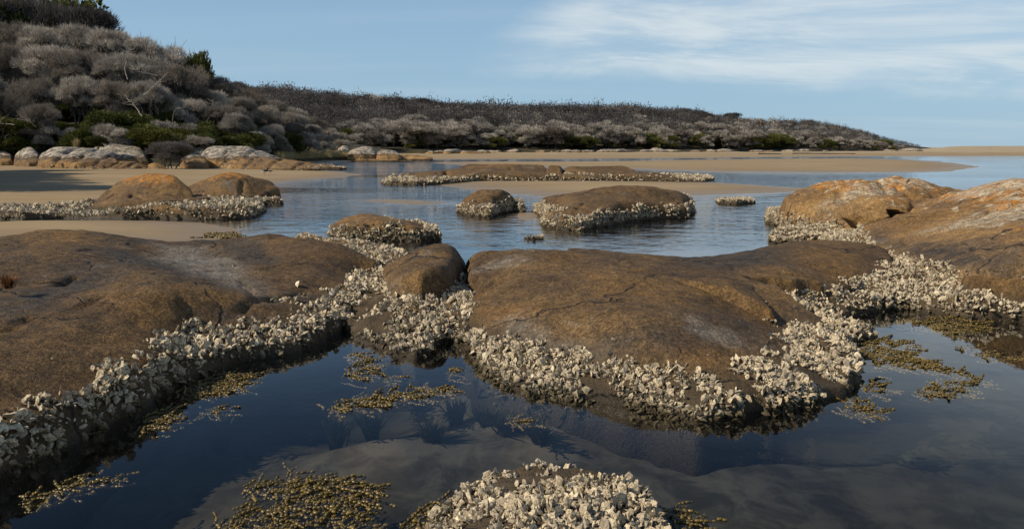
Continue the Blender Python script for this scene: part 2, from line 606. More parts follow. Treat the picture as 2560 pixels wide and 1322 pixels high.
M_dead = simple_noise_mat('bleached_wood', (0.24, 0.21, 0.175), (0.40, 0.36, 0.30), 4.0, 0.85, 0, 0.1, 0)
M_green = simple_noise_mat('green_leaves', (0.042, 0.056, 0.012), (0.095, 0.098, 0.022), 0.5, 0.7, 0.4, 0.2, 0, 0.2, 0.3)
M_fgreen = simple_noise_mat('olive_scrub', (0.065, 0.078, 0.018), (0.13, 0.13, 0.035), 0.3, 0.8, 0.4, 0.3, 0, 0.2, 0.3)
M_limb = simple_noise_mat('grey_limbs', (0.16, 0.14, 0.118), (0.30, 0.265, 0.225), 3.0, 0.9, 0, 0.2, 0)
M_grass = simple_noise_mat('dune_grass', (0.30, 0.24, 0.10), (0.42, 0.35, 0.18), 1.0, 0.8, 0.3, 0, 0, 0.2, 0.3)
M_weed = simple_noise_mat('bead_weed', (0.06, 0.041, 0.008), (0.175, 0.122, 0.026), 25.0, 0.3, 0.35, 0, 0.004, 0.5)
M_dweed = simple_noise_mat('dark_weed', (0.02, 0.02, 0.012), (0.05, 0.042, 0.016), 12.0, 0.6, 0.3, 0, 0, 0.3)
M_blackbird = simple_noise_mat('black_feathers', (0.012, 0.012, 0.013), (0.02, 0.02, 0.02), 20, 0.7)
M_whitebird = simple_noise_mat('white_feathers', (0.7, 0.7, 0.68), (0.8, 0.8, 0.78), 20, 0.7)
M_bill = simple_noise_mat('red_bill', (0.5, 0.05, 0.02), (0.6, 0.07, 0.03), 20, 0.5)
M_tuft = simple_noise_mat('rusty_stems', (0.12, 0.05, 0.02), (0.2, 0.09, 0.035), 9.0, 0.8, 0.3, 0, 0, 0.2, 0.2)

# ------------------------------------------------------------------ ground and water
def P2(lst):
    """list of (px,py) at water level or ('d',px,D)"""
    return np.array([W(*q)[:2] if q[0] != 'd' else XD(q[1], q[2]) for q in lst])


SAND = [
    # (outline, slope, height)
    (P2([(-900, 640), (-300, 612), (0, 612), (300, 614), (500, 611), (560, 602), (605, 588), (585, 572), (500, 556), (560, 548),
         (600, 520), (640, 480), (640, 466), (740, 453), (850, 444), (900, 437), (860, 430), (800, 425), (800, 410), (870, 404),
         ('d', 900, 150), ('d', 0, 150), ('d', -700, 110)]), 0.045, 0.42),
    (P2([(1095, 456), (1120, 466), (1200, 476), (1300, 486), (1390, 495), (1500, 497), (1700, 490), (1850, 485), (1960, 481),
         (2030, 472), (1900, 464), (1790, 456), (1500, 452), (1200, 452)]), 0.035, 0.22),
    (P2([(890, 500), (960, 508), (1050, 512), (1130, 507), (1050, 501), (960, 498)]), 0.03, 0.03),
    (P2([(1068, 406), (1170, 416), (1500, 421), (1800, 430), (2200, 432), (2380, 429), (2450, 417), (2350, 403.5), (2150, 396),
         (1900, 397.5), (1620, 402), (1400, 404.5), (1200, 404)]), 0.02, 0.34),
    (P2([(900, 399), (1080, 399), (1300, 398), (1620, 396.5), (2100, 391.5), (2300, 390.5), (2560, 390), (3200, 389.5),
         ('d', 3600, 600), ('d', 700, 500), ('d', 800, 150)]), 0.012, 1.45),
    (P2([(690, 404), (780, 400), (880, 398), ('d', 900, 160), ('d', 650, 150)]), 0.05, 1.3),
    (P2([('d', 2300, 330), ('d', 2420, 330), ('d', 2500, 340), ('d', 2640, 360), ('d', 2900, 420), ('d', 2900, 520), ('d', 2150, 470)]), 0.14, 3.6),
    (P2([(1290, 540), (1300, 530), (1330, 525), (1345, 535), (1330, 552), (1300, 552)]), 0.05, 0.07),
    (P2([(700, 485), (800, 478), (880, 486), (800, 492)]), 0.02, -0.05),
]
TROUGH = [(P2([(-400, 560), (0, 553), (200, 549), (420, 548), (560, 552), (660, 548), (665, 520), (500, 518), (200, 518), (0, 518), (-400, 522)]), -0.06)]
SHALLOW = [(1560, 1180, 0.9), (620, 1210, 0.7), (480, 1060, 0.35), (1900, 1190, 0.7), (950, 1130, 0.45), (2300, 840, 0.6), (1150, 960, 0.4), (1320, 1080, 0.5)]


def ground_z(x, y):
    P = np.c_[x, y]
    r = np.hypot(x, y)
    base = -0.52 + 0.16 * fbm(x, y, 2.2, 4, 3) - 0.2 * sstep(r, 20, 60) - 3.0 * sstep(r, 500, 1500)
    for px, py, s in SHALLOW:
        c = W(px, py, -0.3)[:2]
        base = base + 0.17 * np.exp(-((P - c) ** 2).sum(1) / (2 * s * s))
    base = np.minimum(base, -0.12)
    wob = 0.10 * fbm(x, y, 3.0, 4, 5) * np.clip(r / 12, 0.6, 8)
    z = base
    for k, (poly, sl, hh) in enumerate(SAND):
        lo, hi = poly.min(0) - 30, poly.max(0) + 30
        sel = ((P > lo) & (P < hi)).all(1)
        if not sel.any():
            continue
        d = poly_sdf(P[sel], poly) + wob[sel] * (0.4 if k in (2, 7) else 1)
        h = np.where(d > 0, hh * (1 - np.exp(-np.maximum(d, 0) * sl / max(hh, 0.03))), d * sl * 1.4) if hh > 0 else np.where(d > 0, hh, hh + d * sl)
        if hh > 1:
            h = h + np.where(d > 8, (0.25 if hh < 3 else 1.0) * fbm(x[sel], y[sel], 9 if hh < 3 else 14, 3, 8) * sstep(d, 8, 40), 0)
        z[sel] = np.maximum(z[sel], h)
    for poly, zl in TROUGH:
        d = poly_sdf(P, poly)
        z = np.minimum(z, np.where(d > -3, zl + np.maximum(-d, 0) * 0.12 + 0.02 * fbm(x, y, 1.0, 3, 12), 9))
    return z + 0.006 * fbm(x, y, 0.5, 2, 9)


rr = np.r_[np.linspace(0.3, 1.5, 5), np.geomspace(1.7, 700, 300), np.geomspace(900, 40000, 10)]
th = np.r_[np.linspace(-46, 46, 290), np.linspace(52, 308, 44)] * math.pi / 180
TH, RR = np.meshgrid(th, rr)
gx, gy = (RR * np.sin(TH)).ravel(), (RR * np.cos(TH)).ravel()
gz = ground_z(gx, gy)
nr, nt = RR.shape
ii, jj = np.meshgrid(np.arange(nr - 1), np.arange(nt), indexing='ij')
j2 = (jj + 1) % nt
gf = np.stack([ii * nt + jj, ii * nt + j2, (ii + 1) * nt + j2, (ii + 1) * nt + jj], -1).reshape(-1, 4)[:, ::-1]
gv = np.c_[gx, gy, gz]
struct(add('ground', mesh_np('ground', gv, gf, [M_sand])))

L = 45000
wv = [(-L, -L, 0), (L, -L, 0), (L, L, 0), (-L, L, 0), (-L, -L, -60), (L, -L, -60), (L, L, -60), (-L, L, -60)]
wf = [(0, 1, 2, 3), (7, 6, 5, 4), (0, 4, 5, 1), (1, 5, 6, 2), (2, 6, 7, 3), (3, 7, 4, 0)]
struct(add('water', mesh_np('water', wv, np.array(wf), [M_water], smooth=False)))

# ------------------------------------------------------------------ rocks
def C3(lst):
    """control points: (px,py,z) | ('d',px,py,D) | ('w',x,y,z)"""
    out = []
    for q in lst:
        if q[0] == 'd':
            out.append(WD(*q[1:]))
        elif q[0] == 'w':
            out.append(np.array(q[1:], float))
        else:
            out.append(W(*q))
    return np.array(out)


ROCKS = {}
GRIDS = []


def rock(name, label, outline, ctrl, mat, res=0.04, rim=0.35, R0=1.2, nz=0.05, nscale=1.0, cracks=(), seed=0, k=0.08, lam=0.02,
         wob=0.08, zcap=None, group=None, foot=0.0, cat='rock', steps=(), stains=(), fray=0.0):
    """heightfield rock: outline polygon at its foot, heights through the control points"""
    poly = C3(outline)[:, :2]
    ct2 = []
    for q in ctrl:
        if q[0] == 's':      # crest point: the rock falls away behind it
            a_ = WD(*q[1:])
            ct2 += [('w', *a_)]
            for dd_, dz_ in ((0.5, 0.10), (1.1, 0.34)):
                b_ = WD(q[1], q[2], q[3] + dd_)
                ct2.append(('w', b_[0], b_[1], b_[2] - dz_))
        else:
            ct2.append(q)
    ctrl = ct2
    C = C3(ctrl)
    lo, hi = poly.min(0) - 0.6, poly.max(0) + 0.6
    nx, ny = int((hi[0] - lo[0]) / res) + 2, int((hi[1] - lo[1]) / res) + 2
    X, Y = np.meshgrid(lo[0] + np.arange(nx) * res, lo[1] + np.arange(ny) * res)
    x, y = X.ravel(), Y.ravel()
    P = np.c_[x, y]
    d = poly_sdf(P, poly) + wob * fbm(x, y, 0.9 * nscale, 4, seed + 50) + fray * fbm(x, y, 0.3, 3, seed + 55)
    top = tps(C, P, lam)
    zc = C[:, 2].max() * 1.08 + 0.02 if zcap is None else zcap
    top = np.clip(top, min(C[:, 2].min(), 0) - 0.1, zc)
    top = top + nz * fbm(x, y, 1.1 * nscale, 4, seed) + 0.5 * nz * fbm(x, y, 0.27 * nscale, 3, seed + 9) + min(0.012, 0.4 * res) * fbm(x, y, max(0.11, 3.2 * res), 2, seed + 13)
    q = np.clip(d / rim, 0, 1)
    edge = np.where(d > 0, R0 * np.sqrt(np.maximum(1 - (1 - q) ** 2, 0)), d * 3.5) + foot
    edge = np.where(d > rim, R0 + foot + (d - rim) * 1.5, edge)
    z = smin(top, edge, k)
    for (pts, wd, dp) in steps:      # sharp steps: the part right of the line drops
        cp = C3(pts)[:, :2]
        dd = line_dist(P, cp)
        A, B = cp[0], cp[-1]
        side = (B[0] - A[0]) * (y - A[1]) - (B[1] - A[1]) * (x - A[0])
        z = z - dp * np.exp(-(dd / wd)) * (side < 0)
    for (pts, wd, dp) in cracks:
        cp = C3(pts)[:, :2]
        if len(cp) == 1:
            dd = np.linalg.norm(P - cp[0], axis=1)
            z = z - dp * (1 - sstep(dd, wd * 0.75, wd * 1.1))
            continue
        dd = line_dist(P + np.c_[fbm(x, y, 0.22, 3, seed + 70), fbm(x, y, 0.22, 3, seed + 71)] * 0.05, cp)
        z = z - dp * np.exp(-(dd / wd) ** 2) * (0.65 + 0.7 * fbm(x, y, 0.4, 2, seed + 72))
    keep = ((d > -0.22) & (z > -0.75)).reshape(ny, nx)
    kq = keep[:-1, :-1] & keep[1:, :-1] & keep[:-1, 1:] & keep[1:, 1:]
    I, J = np.nonzero(kq)
    f = np.stack([I * nx + J, I * nx + J + 1, (I + 1) * nx + J + 1, (I + 1) * nx + J], -1)
    used = np.unique(f)
    rem = np.full(nx * ny, -1)
    rem[used] = np.arange(len(used))
    f = rem[f]
    V = np.c_[x, y, z][used]
    org = np.array([poly[:, 0].mean(), poly[:, 1].mean(), 0.0])
    me = mesh_np(name, V - org, f, [mat])
    for nm_ in ('grey', 'dark', 'ochre', 'pale'):
        val = np.zeros(len(V), np.float32)
        for (kind_, pts, soft) in stains:
            if kind_ == nm_:
                dd = poly_sdf(V[:, :2], C3(pts)[:, :2]) + 0.12 * fbm(V[:, 0], V[:, 1], 0.4, 3, seed + 90)
                val = np.maximum(val, sstep(dd, -soft, soft))
        at = me.attributes.new(nm_, 'FLOAT', 'POINT')
        at.data.foreach_set('value', val)
    o = add(name, me, None, org)
    tag(o, label, cat, group)
    zg = np.where(keep.ravel(), z, -9.0).reshape(ny, nx)
    GRIDS.append((label, lo, res, zg))
    ROCKS[label] = (o, V, f, org)
    return o


# --- left foreground slab
L_ = rock('granite_slab', 'long dark brown granite slab filling the left foreground', [
    (-60, 1215, 0), (0, 1195, 0), (150, 1135, 0), (330, 1035, 0), (450, 960, 0), (600, 905, 0), (740, 880, 0), (850, 830, 0),
    (880, 785, .08), (925, 725, .12), (965, 680, .12), (990, 650, .15), (930, 622, .2), (850, 606, .2), (760, 600, .15),
    ('w', -3.4, 12.8, 0), ('w', -5.5, 12.5, 0), ('w', -8.5, 12.1, 0), ('w', -11, 11, 0), ('w', -11, 6, 0), ('w', -6, 3.4, 0)], [
    ('s', 0, 592, 10.5), ('s', 90, 578, 10.9), ('s', 150, 571, 11), ('s', 230, 574, 11.1), ('s', 300, 586, 11.2), ('s', 430, 601, 11.3), ('s', 580, 594, 11.6), ('s', 700, 590, 11.6),
    ('s', 800, 606, 11.2), ('s', 880, 625, 10.7), ('s', 950, 648, 10.2),
    (640, 620, 0.460), (700, 650, 0.423), (850, 660, 0.386), (780, 690, 0.386),
    (420, 630, 0.460), (500, 670, 0.423), (580, 700, 0.386), (650, 732, 0.340), (740, 715, 0.350), (820, 690, 0.368),
    (150, 620, 0.626), (0, 640, 0.662), (60, 620, 0.635),
    (150, 665, 0.589), (0, 690, 0.607), (300, 660, 0.552), (400, 680, 0.552), (500, 705, 0.515), (590, 738, 0.423), (640, 765, 0.331),
    (250, 720, 0.515), (330, 700, 0.570), (430, 735, 0.534), (430, 800, 0.368), (560, 780, 0.331), (480, 800, 0.313),
    (100, 780, 0.506), (200, 830, 0.442), (0, 820, 0.515), (320, 850, 0.368), (0, 950, 0.405), (120, 920, 0.386),
    (0, 1010, 0.313), (120, 950, 0.313), (300, 905, 0.294), (420, 845, 0.294), (600, 795, 0.280), (700, 768, 0.280), (840, 725, 0.270), (930, 690, 0.205),
    ('w', -9, 8, .7), ('w', -8, 5, .55), ('w', -9.5, 10.3, .6), ('w', -5, 3.7, .35)],
    M_slab, 0.04, 0.16, 0.9, 0.05, 1.0, seed=1, k=0.06, stains=[
        ('grey', [(390, 612, .5), (520, 610, .5), (600, 655, .46), (655, 735, .38), (580, 722, .42), (480, 685, .47), (400, 640, .5)], .25),
        ('dark', [(150, 595, .7), (330, 600, .65), (480, 650, .55), (560, 710, .5), (420, 668, .6), (250, 625, .66)], .2),
        ('dark', [(0, 700, .66), (120, 680, .64), (260, 665, .62), (200, 720, .58), (60, 770, .56), (0, 790, .56)], .2),
        ('dark', [(520, 600, .5), (640, 606, .5), (700, 650, .46), (620, 640, .48)], .2),
        ('ochre', [(290, 720, .6), (420, 720, .58), (440, 790, .42), (300, 830, .45)], .3),
        ('ochre', [(100, 576, .7), (220, 574, .7), (250, 600, .68), (100, 600, .7)], .25)], zcap=0.86, wob=0.10, cracks=[
        ([(0, 815, .56), (60, 785, .56)], .03, .08), ([(290, 700, .62), (360, 697, .62), (460, 705, .6)], .035, .06),
        ([(450, 720, .56), (490, 760, .5)], .035, .05), ([(580, 775, .36), (640, 745, .38), (700, 730, .38), (760, 708, .4)], .045, .08),
        ([(600, 690, .42), (640, 745, .38)], .03, .04), ([(465, 780, .42), (468, 830, .33)], .03, .08),
        ([(150, 680, .64), (190, 668, .64)], .05, .08), ([(740, 660, .45), (800, 645, .45)], .03, .06), ([(200, 750, .58), (250, 730, .58)], .025, .05),
        ([(700, 660, .45), (780, 640, .46), (860, 630, .44)], .025, .03)])

S_ = rock('boulder', 'smooth reddish brown boulder between the left and centre slabs', [
    (948, 735, .1), (968, 772, .1), (1050, 776, .15), (1130, 762, .15), (1163, 715, .2), (1170, 660, .3), ('w', -.56, 10.6, 0), ('w', -1.0, 10.9, 0), ('w', -1.55, 10.6, 0),
    (985, 655, .15)], [
    ('s', 1000, 641, 9.7), ('s', 1050, 622, 10.0), ('s', 1100, 613, 10.1), ('s', 1140, 617, 10), ('s', 1165, 640, 9.6),
    (960, 690, .36), (1050, 670, .55), (1100, 690, .53), (1145, 670, .52), (970, 740, .3), (1050, 735, .42), (1120, 735, .36), (1000, 690, .48)],
    M_small, 0.03, 0.34, 0.72, 0.03, 1.0, seed=2, k=0.10, wob=0.05, zcap=.62)

C_ = rock('granite_slab', 'broad domed brown granite slab in the middle ringed by oysters', [
    (1166, 640, .3), (1170, 700, .25), (1165, 745, .15), (1175, 800, .1), (1215, 870, 0.03), (1245, 948, 0), (1300, 988, 0), (1420, 1003, 0), (1520, 1009, 0), (1640, 1038, 0), (1740, 1062, 0),
    (1880, 1048, 0), (2020, 1015, 0), (2110, 990, 0), (2115, 930, .03), (2060, 850, .08), (1985, 800, .12), (1945, 765, .18), (1880, 738, .25),
    ('w', 3.4, 8.7, 0), ('w', 2.4, 9.8, 0), ('w', 1.2, 10.4, 0), ('w', .2, 10.6, 0), ('w', -.35, 10.5, 0)], [
    ('s', 1180, 634, 9.6), ('s', 1230, 627, 9.6), ('s', 1300, 624, 9.6), ('s', 1370, 625, 9.5), ('s', 1430, 634, 9.3),
    (1200, 700, 0.381), (1190, 745, 0.281), (1300, 690, 0.472), (1280, 760, 0.348),
    (1420, 655, 0.513), (1500, 652, 0.546), (1600, 668, 0.538), (1700, 715, 0.479), (1780, 750, 0.414), (1860, 790, 0.331), (1930, 830, 0.282),
    (1400, 780, 0.389), (1320, 830, 0.265), (1270, 810, 0.263), (1500, 800, 0.414), (1600, 850, 0.348), (1700, 880, 0.298), (1850, 890, 0.257), (1500, 720, 0.496), (1620, 740, 0.463),
    (1290, 870, 0.148), (1400, 880, 0.180), (1500, 900, 0.180), (1600, 925, 0.172), (1700, 955, 0.148), (1850, 985, 0.131), (1940, 950, 0.164), (1970, 900, 0.197),
    (1300, 940, 0.057), (1400, 965, 0.049), (1550, 980, 0.049), (1650, 1000, 0.057), (1760, 1030, 0.049), (1900, 1020, 0.057), (2040, 980, 0.082), (2060, 920, 0.115), (2000, 860, 0.164),
    ('w', 3.0, 8.3, .42), ('w', 2.2, 9.0, .44), ('w', 1.3, 9.5, .42)],
    M_slab_mid, 0.028, 0.30, 0.66, 0.035, 1.0, seed=3, k=0.08, fray=0.10, stains=[
        ('ochre', [(1480, 830, .46), (1700, 850, .4), (1900, 850, .34), (1900, 900, .3), (1700, 905, .33), (1500, 870, .42)], .25),
        ('ochre', [(1450, 665, .62), (1600, 665, .65), (1750, 735, .54), (1650, 735, .57), (1480, 700, .6)], .25),
        ('ochre', [(1180, 750, .35), (1290, 735, .45), (1330, 760, .45), (1220, 790, .3)], .15),
        ('grey', [(1260, 790, .32), (1400, 790, .45), (1500, 800, .48), (1450, 850, .36), (1300, 860, .22)], .2),
        ('dark', [(1420, 790, .47), (1640, 800, .48), (1760, 830, .42), (1600, 840, .43)], .25),
        ('dark', [(1850, 780, .4), (1960, 870, .26), (1950, 930, .2), (1860, 850, .36)], .2)], wob=0.12, zcap=.72, cracks=[
        ([(1190, 700, .46), (1240, 682, .5), (1250, 678, .5)], .03, .05), ([(1185, 655, .5), (1240, 640, .52)], .02, .03),
        ([('w', 1.1, 9.6, .5), (1560, 652, .6)], .05, .05)])

R2_ = rock('granite_slab', 'flat greyish brown granite slab behind the centre slab at the channel edge', [
    ('w', .5, 9.4, 0), (1430, 631, .2), (1520, 632, .2), (1620, 637, .1), (1720, 643, 0), (1800, 636, 0), (1880, 622, 0.02), (1960, 610, 0.04), (2060, 602, .1), (2150, 606, .15),
    (2215, 650, .15), (2240, 705, .08), (2130, 738, .08), (2040, 765, .08), (1965, 790, .08), (1900, 800, .1), ('w', 2.4, 6.9, 0), ('w', 1.4, 8.0, 0)], [
    ('s', 1450, 633, 11.2), ('s', 1550, 635, 11.1), ('s', 1640, 641, 10.9), ('s', 1720, 645, 10.8), ('s', 1800, 641, 11), ('s', 1870, 631, 11.5), ('s', 1950, 616, 12), ('s', 2050, 607, 12.3), ('s', 2130, 607, 12.2), (2170, 640, .34),
    (1750, 665, .41), (1850, 665, .41), (1950, 650, .42), (2050, 645, .42), (1900, 700, .37), (2000, 690, .37), (2130, 680, .31), (1800, 700, .42), (2180, 670, .28),
    (1900, 735, .33), (1960, 735, .26), (2050, 712, .27), (2030, 745, .15), (1940, 770, .18), (2140, 715, .18), ('w', 2.2, 9.3, .42), ('w', 2.5, 8, .4)],
    M_flat, 0.035, 0.3, 0.8, 0.03, 1.0, seed=4, k=0.08, stains=[
        ('dark', [(1640, 645, .34), (1800, 642, .34), (1950, 620, .3), (1950, 650, .42), (1750, 680, .41)], .3),
        ('ochre', [(2020, 640, .4), (2150, 640, .34), (2150, 690, .3), (2020, 690, .37)], .3)], wob=0.06, zcap=.5, cracks=[
        ([(1838, 664, .4), (1842, 690, .38), (1825, 712, .38)], .035, .06), ([(1740, 655, .4), (1850, 668, .4), (1930, 665, .4)], .03, .04),
        ([(2060, 690, .33), (2120, 700, .28)], .03, .04)])

RA_ = rock('boulder', 'big rounded boulder with orange and white lichen at the right', [
    ('w', 6.12, 17.5, 0), ('w', 6.35, 16.9, 0), (2100, 572, .15), (2200, 575, .2), (2300, 570, .3), ('w', 9.3, 16.5, 0), ('w', 11.2, 17.5, 0), ('w', 11, 20, 0), ('w', 8.2, 20.6, 0), ('w', 6.7, 19.6, 0), ('w', 6.2, 18.5, 0)], [
    ('d', 1992, 515, 17.6), ('d', 2020, 484, 17.9), ('d', 2080, 463, 18.2), ('d', 2140, 450, 18.3), ('d', 2180, 453, 18.3), ('d', 2210, 446, 18.4), ('d', 2265, 445, 18.4), ('d', 2330, 459, 18.2), ('d', 2390, 476, 18.0),
    ('d', 2060, 510, 16.9), ('d', 2150, 500, 16.8), ('d', 2230, 490, 16.9), ('d', 2320, 490, 17), ('d', 2400, 500, 17), (2050, 552, .32), (2150, 562, .34), (2250, 555, .42),
    ('w', 7.2, 19.8, .7), ('w', 9, 20, .8), ('w', 10.5, 19, .8)],
    M_right, 0.035, 0.8, 1.3, 0.11, 0.7, seed=5, stains=[
        ('pale', [('d', 2040, 500, 17), ('d', 2150, 470, 17.6), ('d', 2240, 480, 17.4), ('d', 2220, 530, 16.8), ('d', 2080, 535, 16.7)], .25),
        ('pale', [('d', 2200, 450, 18.2), ('d', 2320, 455, 18.3), ('d', 2320, 475, 17.6), ('d', 2210, 470, 17.8)], .2),
        ('ochre', [('d', 2020, 485, 17.8), ('d', 2140, 450, 18.4), ('d', 2140, 470, 17.6), ('d', 2040, 500, 17.2)], .2),
        ('ochre', [('d', 2250, 480, 17.4), ('d', 2390, 480, 17.8), ('d', 2390, 520, 16.8), ('d', 2260, 530, 16.7)], .25)], k=0.10, wob=0.10, zcap=1.22, cracks=[
        ([(2200, 455, 1.05), (2215, 490, .8), (2240, 505, .72)], .06, .13), ([(2225, 452, 1.1), (2290, 462, 1.05)], .07, .12), 
        ([('d', 2040, 556, 16.6), ('d', 2090, 560, 16.5), ('d', 2150, 553, 16.4)], .06, .07), ([(2150, 455, 1.0), (2190, 462, 1.0)], .06, .09)])

RB_ = rock('granite_slab', 'great sloping granite slab with orange lichen at the right edge', [
    (2135, 585, .15), (2180, 640, .15), (2270, 685, .15), (2370, 715, .15), (2450, 752, .12), (2560, 770, .1), ('w', 6.2, 7.9, 0), ('w', 9, 8.2, 0), ('w', 12, 10, 0), ('w', 12.5, 14, 0), ('w', 11, 16.5, 0), ('w', 8.4, 16.9, 0), ('w', 7, 16.6, 0), ('w', 6.4, 15.6, 0)], [
    ('d', 2380, 480, 14.9), ('d', 2450, 467, 14.3), ('d', 2500, 460, 13.9), ('d', 2560, 455, 13.4), ('d', 2650, 450, 13),
    ('d', 2180, 550, 14.5), ('d', 2250, 550, 13.6), ('d', 2330, 520, 14.2), ('d', 2420, 520, 13), ('d', 2500, 500, 12.7), ('d', 2560, 490, 12.5),
    (2170, 590, .33), (2210, 620, .33), (2300, 662, .33), (2400, 700, .33), (2480, 728, .31), (2560, 740, .3),
    (2280, 600, .46), (2350, 620, .5), (2450, 640, .54), (2560, 650, .58), ('d', 2430, 580, 10.9), ('d', 2530, 570, 10.4), (2500, 690, .46), (2560, 690, .5), (2460, 700, .42), (2420, 690, .38),
    ('w', 10, 12, 1.35), ('w', 11, 14, 1.3), ('w', 9, 9.5, .9), ('w', 9, 16, .9), ('w', 7.6, 16, .5)],
    M_right, 0.042, 0.28, 1.2, 0.06, 0.9, seed=6, stains=[
        ('pale', [('d', 2380, 482, 14.8), ('d', 2450, 462, 14.9), ('d', 2600, 450, 13.9), ('d', 2600, 470, 12.9), ('d', 2420, 495, 13.9)], .2),
        ('pale', [('d', 2330, 570, 12.2), ('d', 2430, 530, 12.4), ('d', 2600, 490, 12), ('d', 2600, 560, 10.8), ('d', 2450, 570, 11.2)], .3),
        ('ochre', [('d', 2400, 500, 13.8), ('d', 2600, 470, 12.8), ('d', 2600, 495, 12.2), ('d', 2420, 530, 12.8)], .2),
        ('ochre', [('d', 2230, 560, 13.6), ('d', 2400, 510, 13.9), ('d', 2420, 530, 13), ('d', 2260, 590, 12.6)], .2),
        ('dark', [(2170, 585, .35), (2280, 610, .42), (2420, 630, .5), (2560, 660, .55), (2560, 735, .32), (2300, 665, .33)], .3)], k=0.10, wob=0.08, zcap=1.5, cracks=[
        ([('d', 2290, 610, 11.9), ('d', 2380, 565, 12.0), ('d', 2450, 530, 12.2), ('d', 2560, 498, 12.3)], .06, .11),
        ([('d', 2187, 556, 14.25), ('d', 2190, 530, 14.7)], .14, .32), ([('d', 2190, 533, 14.75), ('d', 2213, 530, 14.7), ('d', 2226, 545, 14.35)], .12, .36),
        ([(2260, 585, .5), (2270, 610, .44)], .03, .07), ([('d', 2240, 560, 13.4), ('d', 2330, 530, 13.7), ('d', 2390, 505, 14)], .12, .06)])

def hollow_rock():
    import bmesh
    from mathutils import noise
    bm = bmesh.new()
    bmesh.ops.create_icosphere(bm, subdivisions=5, radius=1)
    for v in bm.verts:
        c = v.co.copy()
        d = 1 + 0.16 * noise.noise(c * 1.6 + Vector((3, 1, 7))) + 0.05 * noise.noise(c * 5)
        p = Vector((c.x * 0.66 * d, c.y * 0.75 * d, c.z * 0.36 * d))
        if p.y < 0:
            ax, az_ = p.x + 0.05, p.z + 0.02
            outer = min(0.19 - abs(ax), 0.15 - az_ - 0.10 * max(ax, 0) / 0.19, az_ + 0.16)
            stone = max(abs(ax - 0.02) / 0.085, 0) + max(az_ + 0.16, 0) / 0.20
            m = max(0.0, min(1.0, outer / 0.02)) * max(0.0, min(1.0, (stone - 0.9) / 0.2))
            p.y += 0.42 * m
        v.co = p
    me = bpy.data.meshes.new('boulder')
    bm.to_mesh(me)
    bm.free()
    for q in me.polygons:
        q.use_smooth = True
    me.materials.append(M_right)
    p = WD(2210, 538, 15.0)
    o = add('boulder', me, None, (p[0], p[1] + 0.2, p[2]), 0.12)
    tag(o, 'rock with a dark square hollow between the two right rocks', 'rock')


hollow_rock()
RK_ = rock('boulder', 'low dark brown boulder at the right edge above the oysters', [
    (2385, 700, .25), (2420, 728, .22), (2500, 742, .2), (2580, 752, .2), ('w', 6.3, 8.5, 0), ('w', 6.6, 9.6, 0), ('w', 5.7, 9.7, 0)], [
    ('d', 2400, 695, 8.9), ('d', 2440, 684, 8.95), ('d', 2500, 680, 8.9), ('d', 2560, 684, 8.8), ('d', 2620, 690, 8.7), (2480, 715, .38), (2560, 722, .38), ('w', 6, 9.2, .5), ('w', 5.5, 9.3, .4)],
    M_flat, 0.035, 0.22, 0.7, 0.02, 1.0, seed=7, k=0.06, wob=0.03)

H_ = rock('rock_hump', 'low silted rock hump crowned with white oysters at the bottom edge', [
    (1095, 1318, 0), (1130, 1285, 0), (1205, 1245, 0), (1280, 1222, 0), (1360, 1217, 0), (1450, 1230, 0), (1550, 1255, 0), (1610, 1285, 0), (1640, 1330, 0),
    ('w', .72, 2.9, 0), ('w', .5, 2.6, 0), ('w', 0, 2.5, 0), ('w', -.35, 2.8, 0)], [
    (1200, 1290, .14), (1300, 1235, .17), (1400, 1230, .17), (1500, 1250, .16), (1600, 1300, .10), (1400, 1300, .16), (1290, 1300, .17), (1130, 1310, .07), ('w', .2, 2.9, .17), ('w', .45, 2.9, .12), ('w', -.1, 2.8, .1)],
    M_ledge, 0.018, 0.14, 0.5, 0.03, 0.35, seed=8, k=0.05, fray=0.05, wob=0.05, zcap=.18)

# silted, oyster covered ledges in the gaps between the slabs
G1_ = rock('rock_ledge', 'low silted ledge packed with oysters between the left and centre slabs', [
    (855, 800, 0), (890, 850, 0), (950, 872, 0), (975, 893, 0), (1040, 900, 0), (1090, 880, 0), (1115, 855, 0), (1170, 870, 0), (1230, 905, 0), (1270, 880, .05), ('w', -.1, 8, 0), ('w', -.4, 11, 0), ('w', -1.3, 11.6, 0), (1040, 622, 0.05),
    ('w', -2.2, 13.6, 0), ('w', -3.6, 14.3, 0), (755, 592, .05), ('w', -3.6, 13.1, 0), ('w', -2.6, 12, 0), ('w', -2.2, 10, 0)], [
    (900, 800, .12), (950, 780, .18), (1050, 800, .15), (1140, 790, .17), (1130, 740, .24), (1000, 850, .06), (1090, 850, .05), (1180, 830, .12), (1030, 880, .09), (910, 740, .2), (960, 690, .22), (990, 650, .26), (900, 612, .24), (1160, 850, .04), (920, 840, .03),
    (1160, 720, .24), (800, 603, .2), ('w', -.6, 10.5, .1), ('w', -2.4, 13.2, .12)],
    M_ledge, 0.03, 0.2, 0.5, 0.09, 0.5, seed=9, k=0.05, fray=0.08, wob=0.09, zcap=.27)

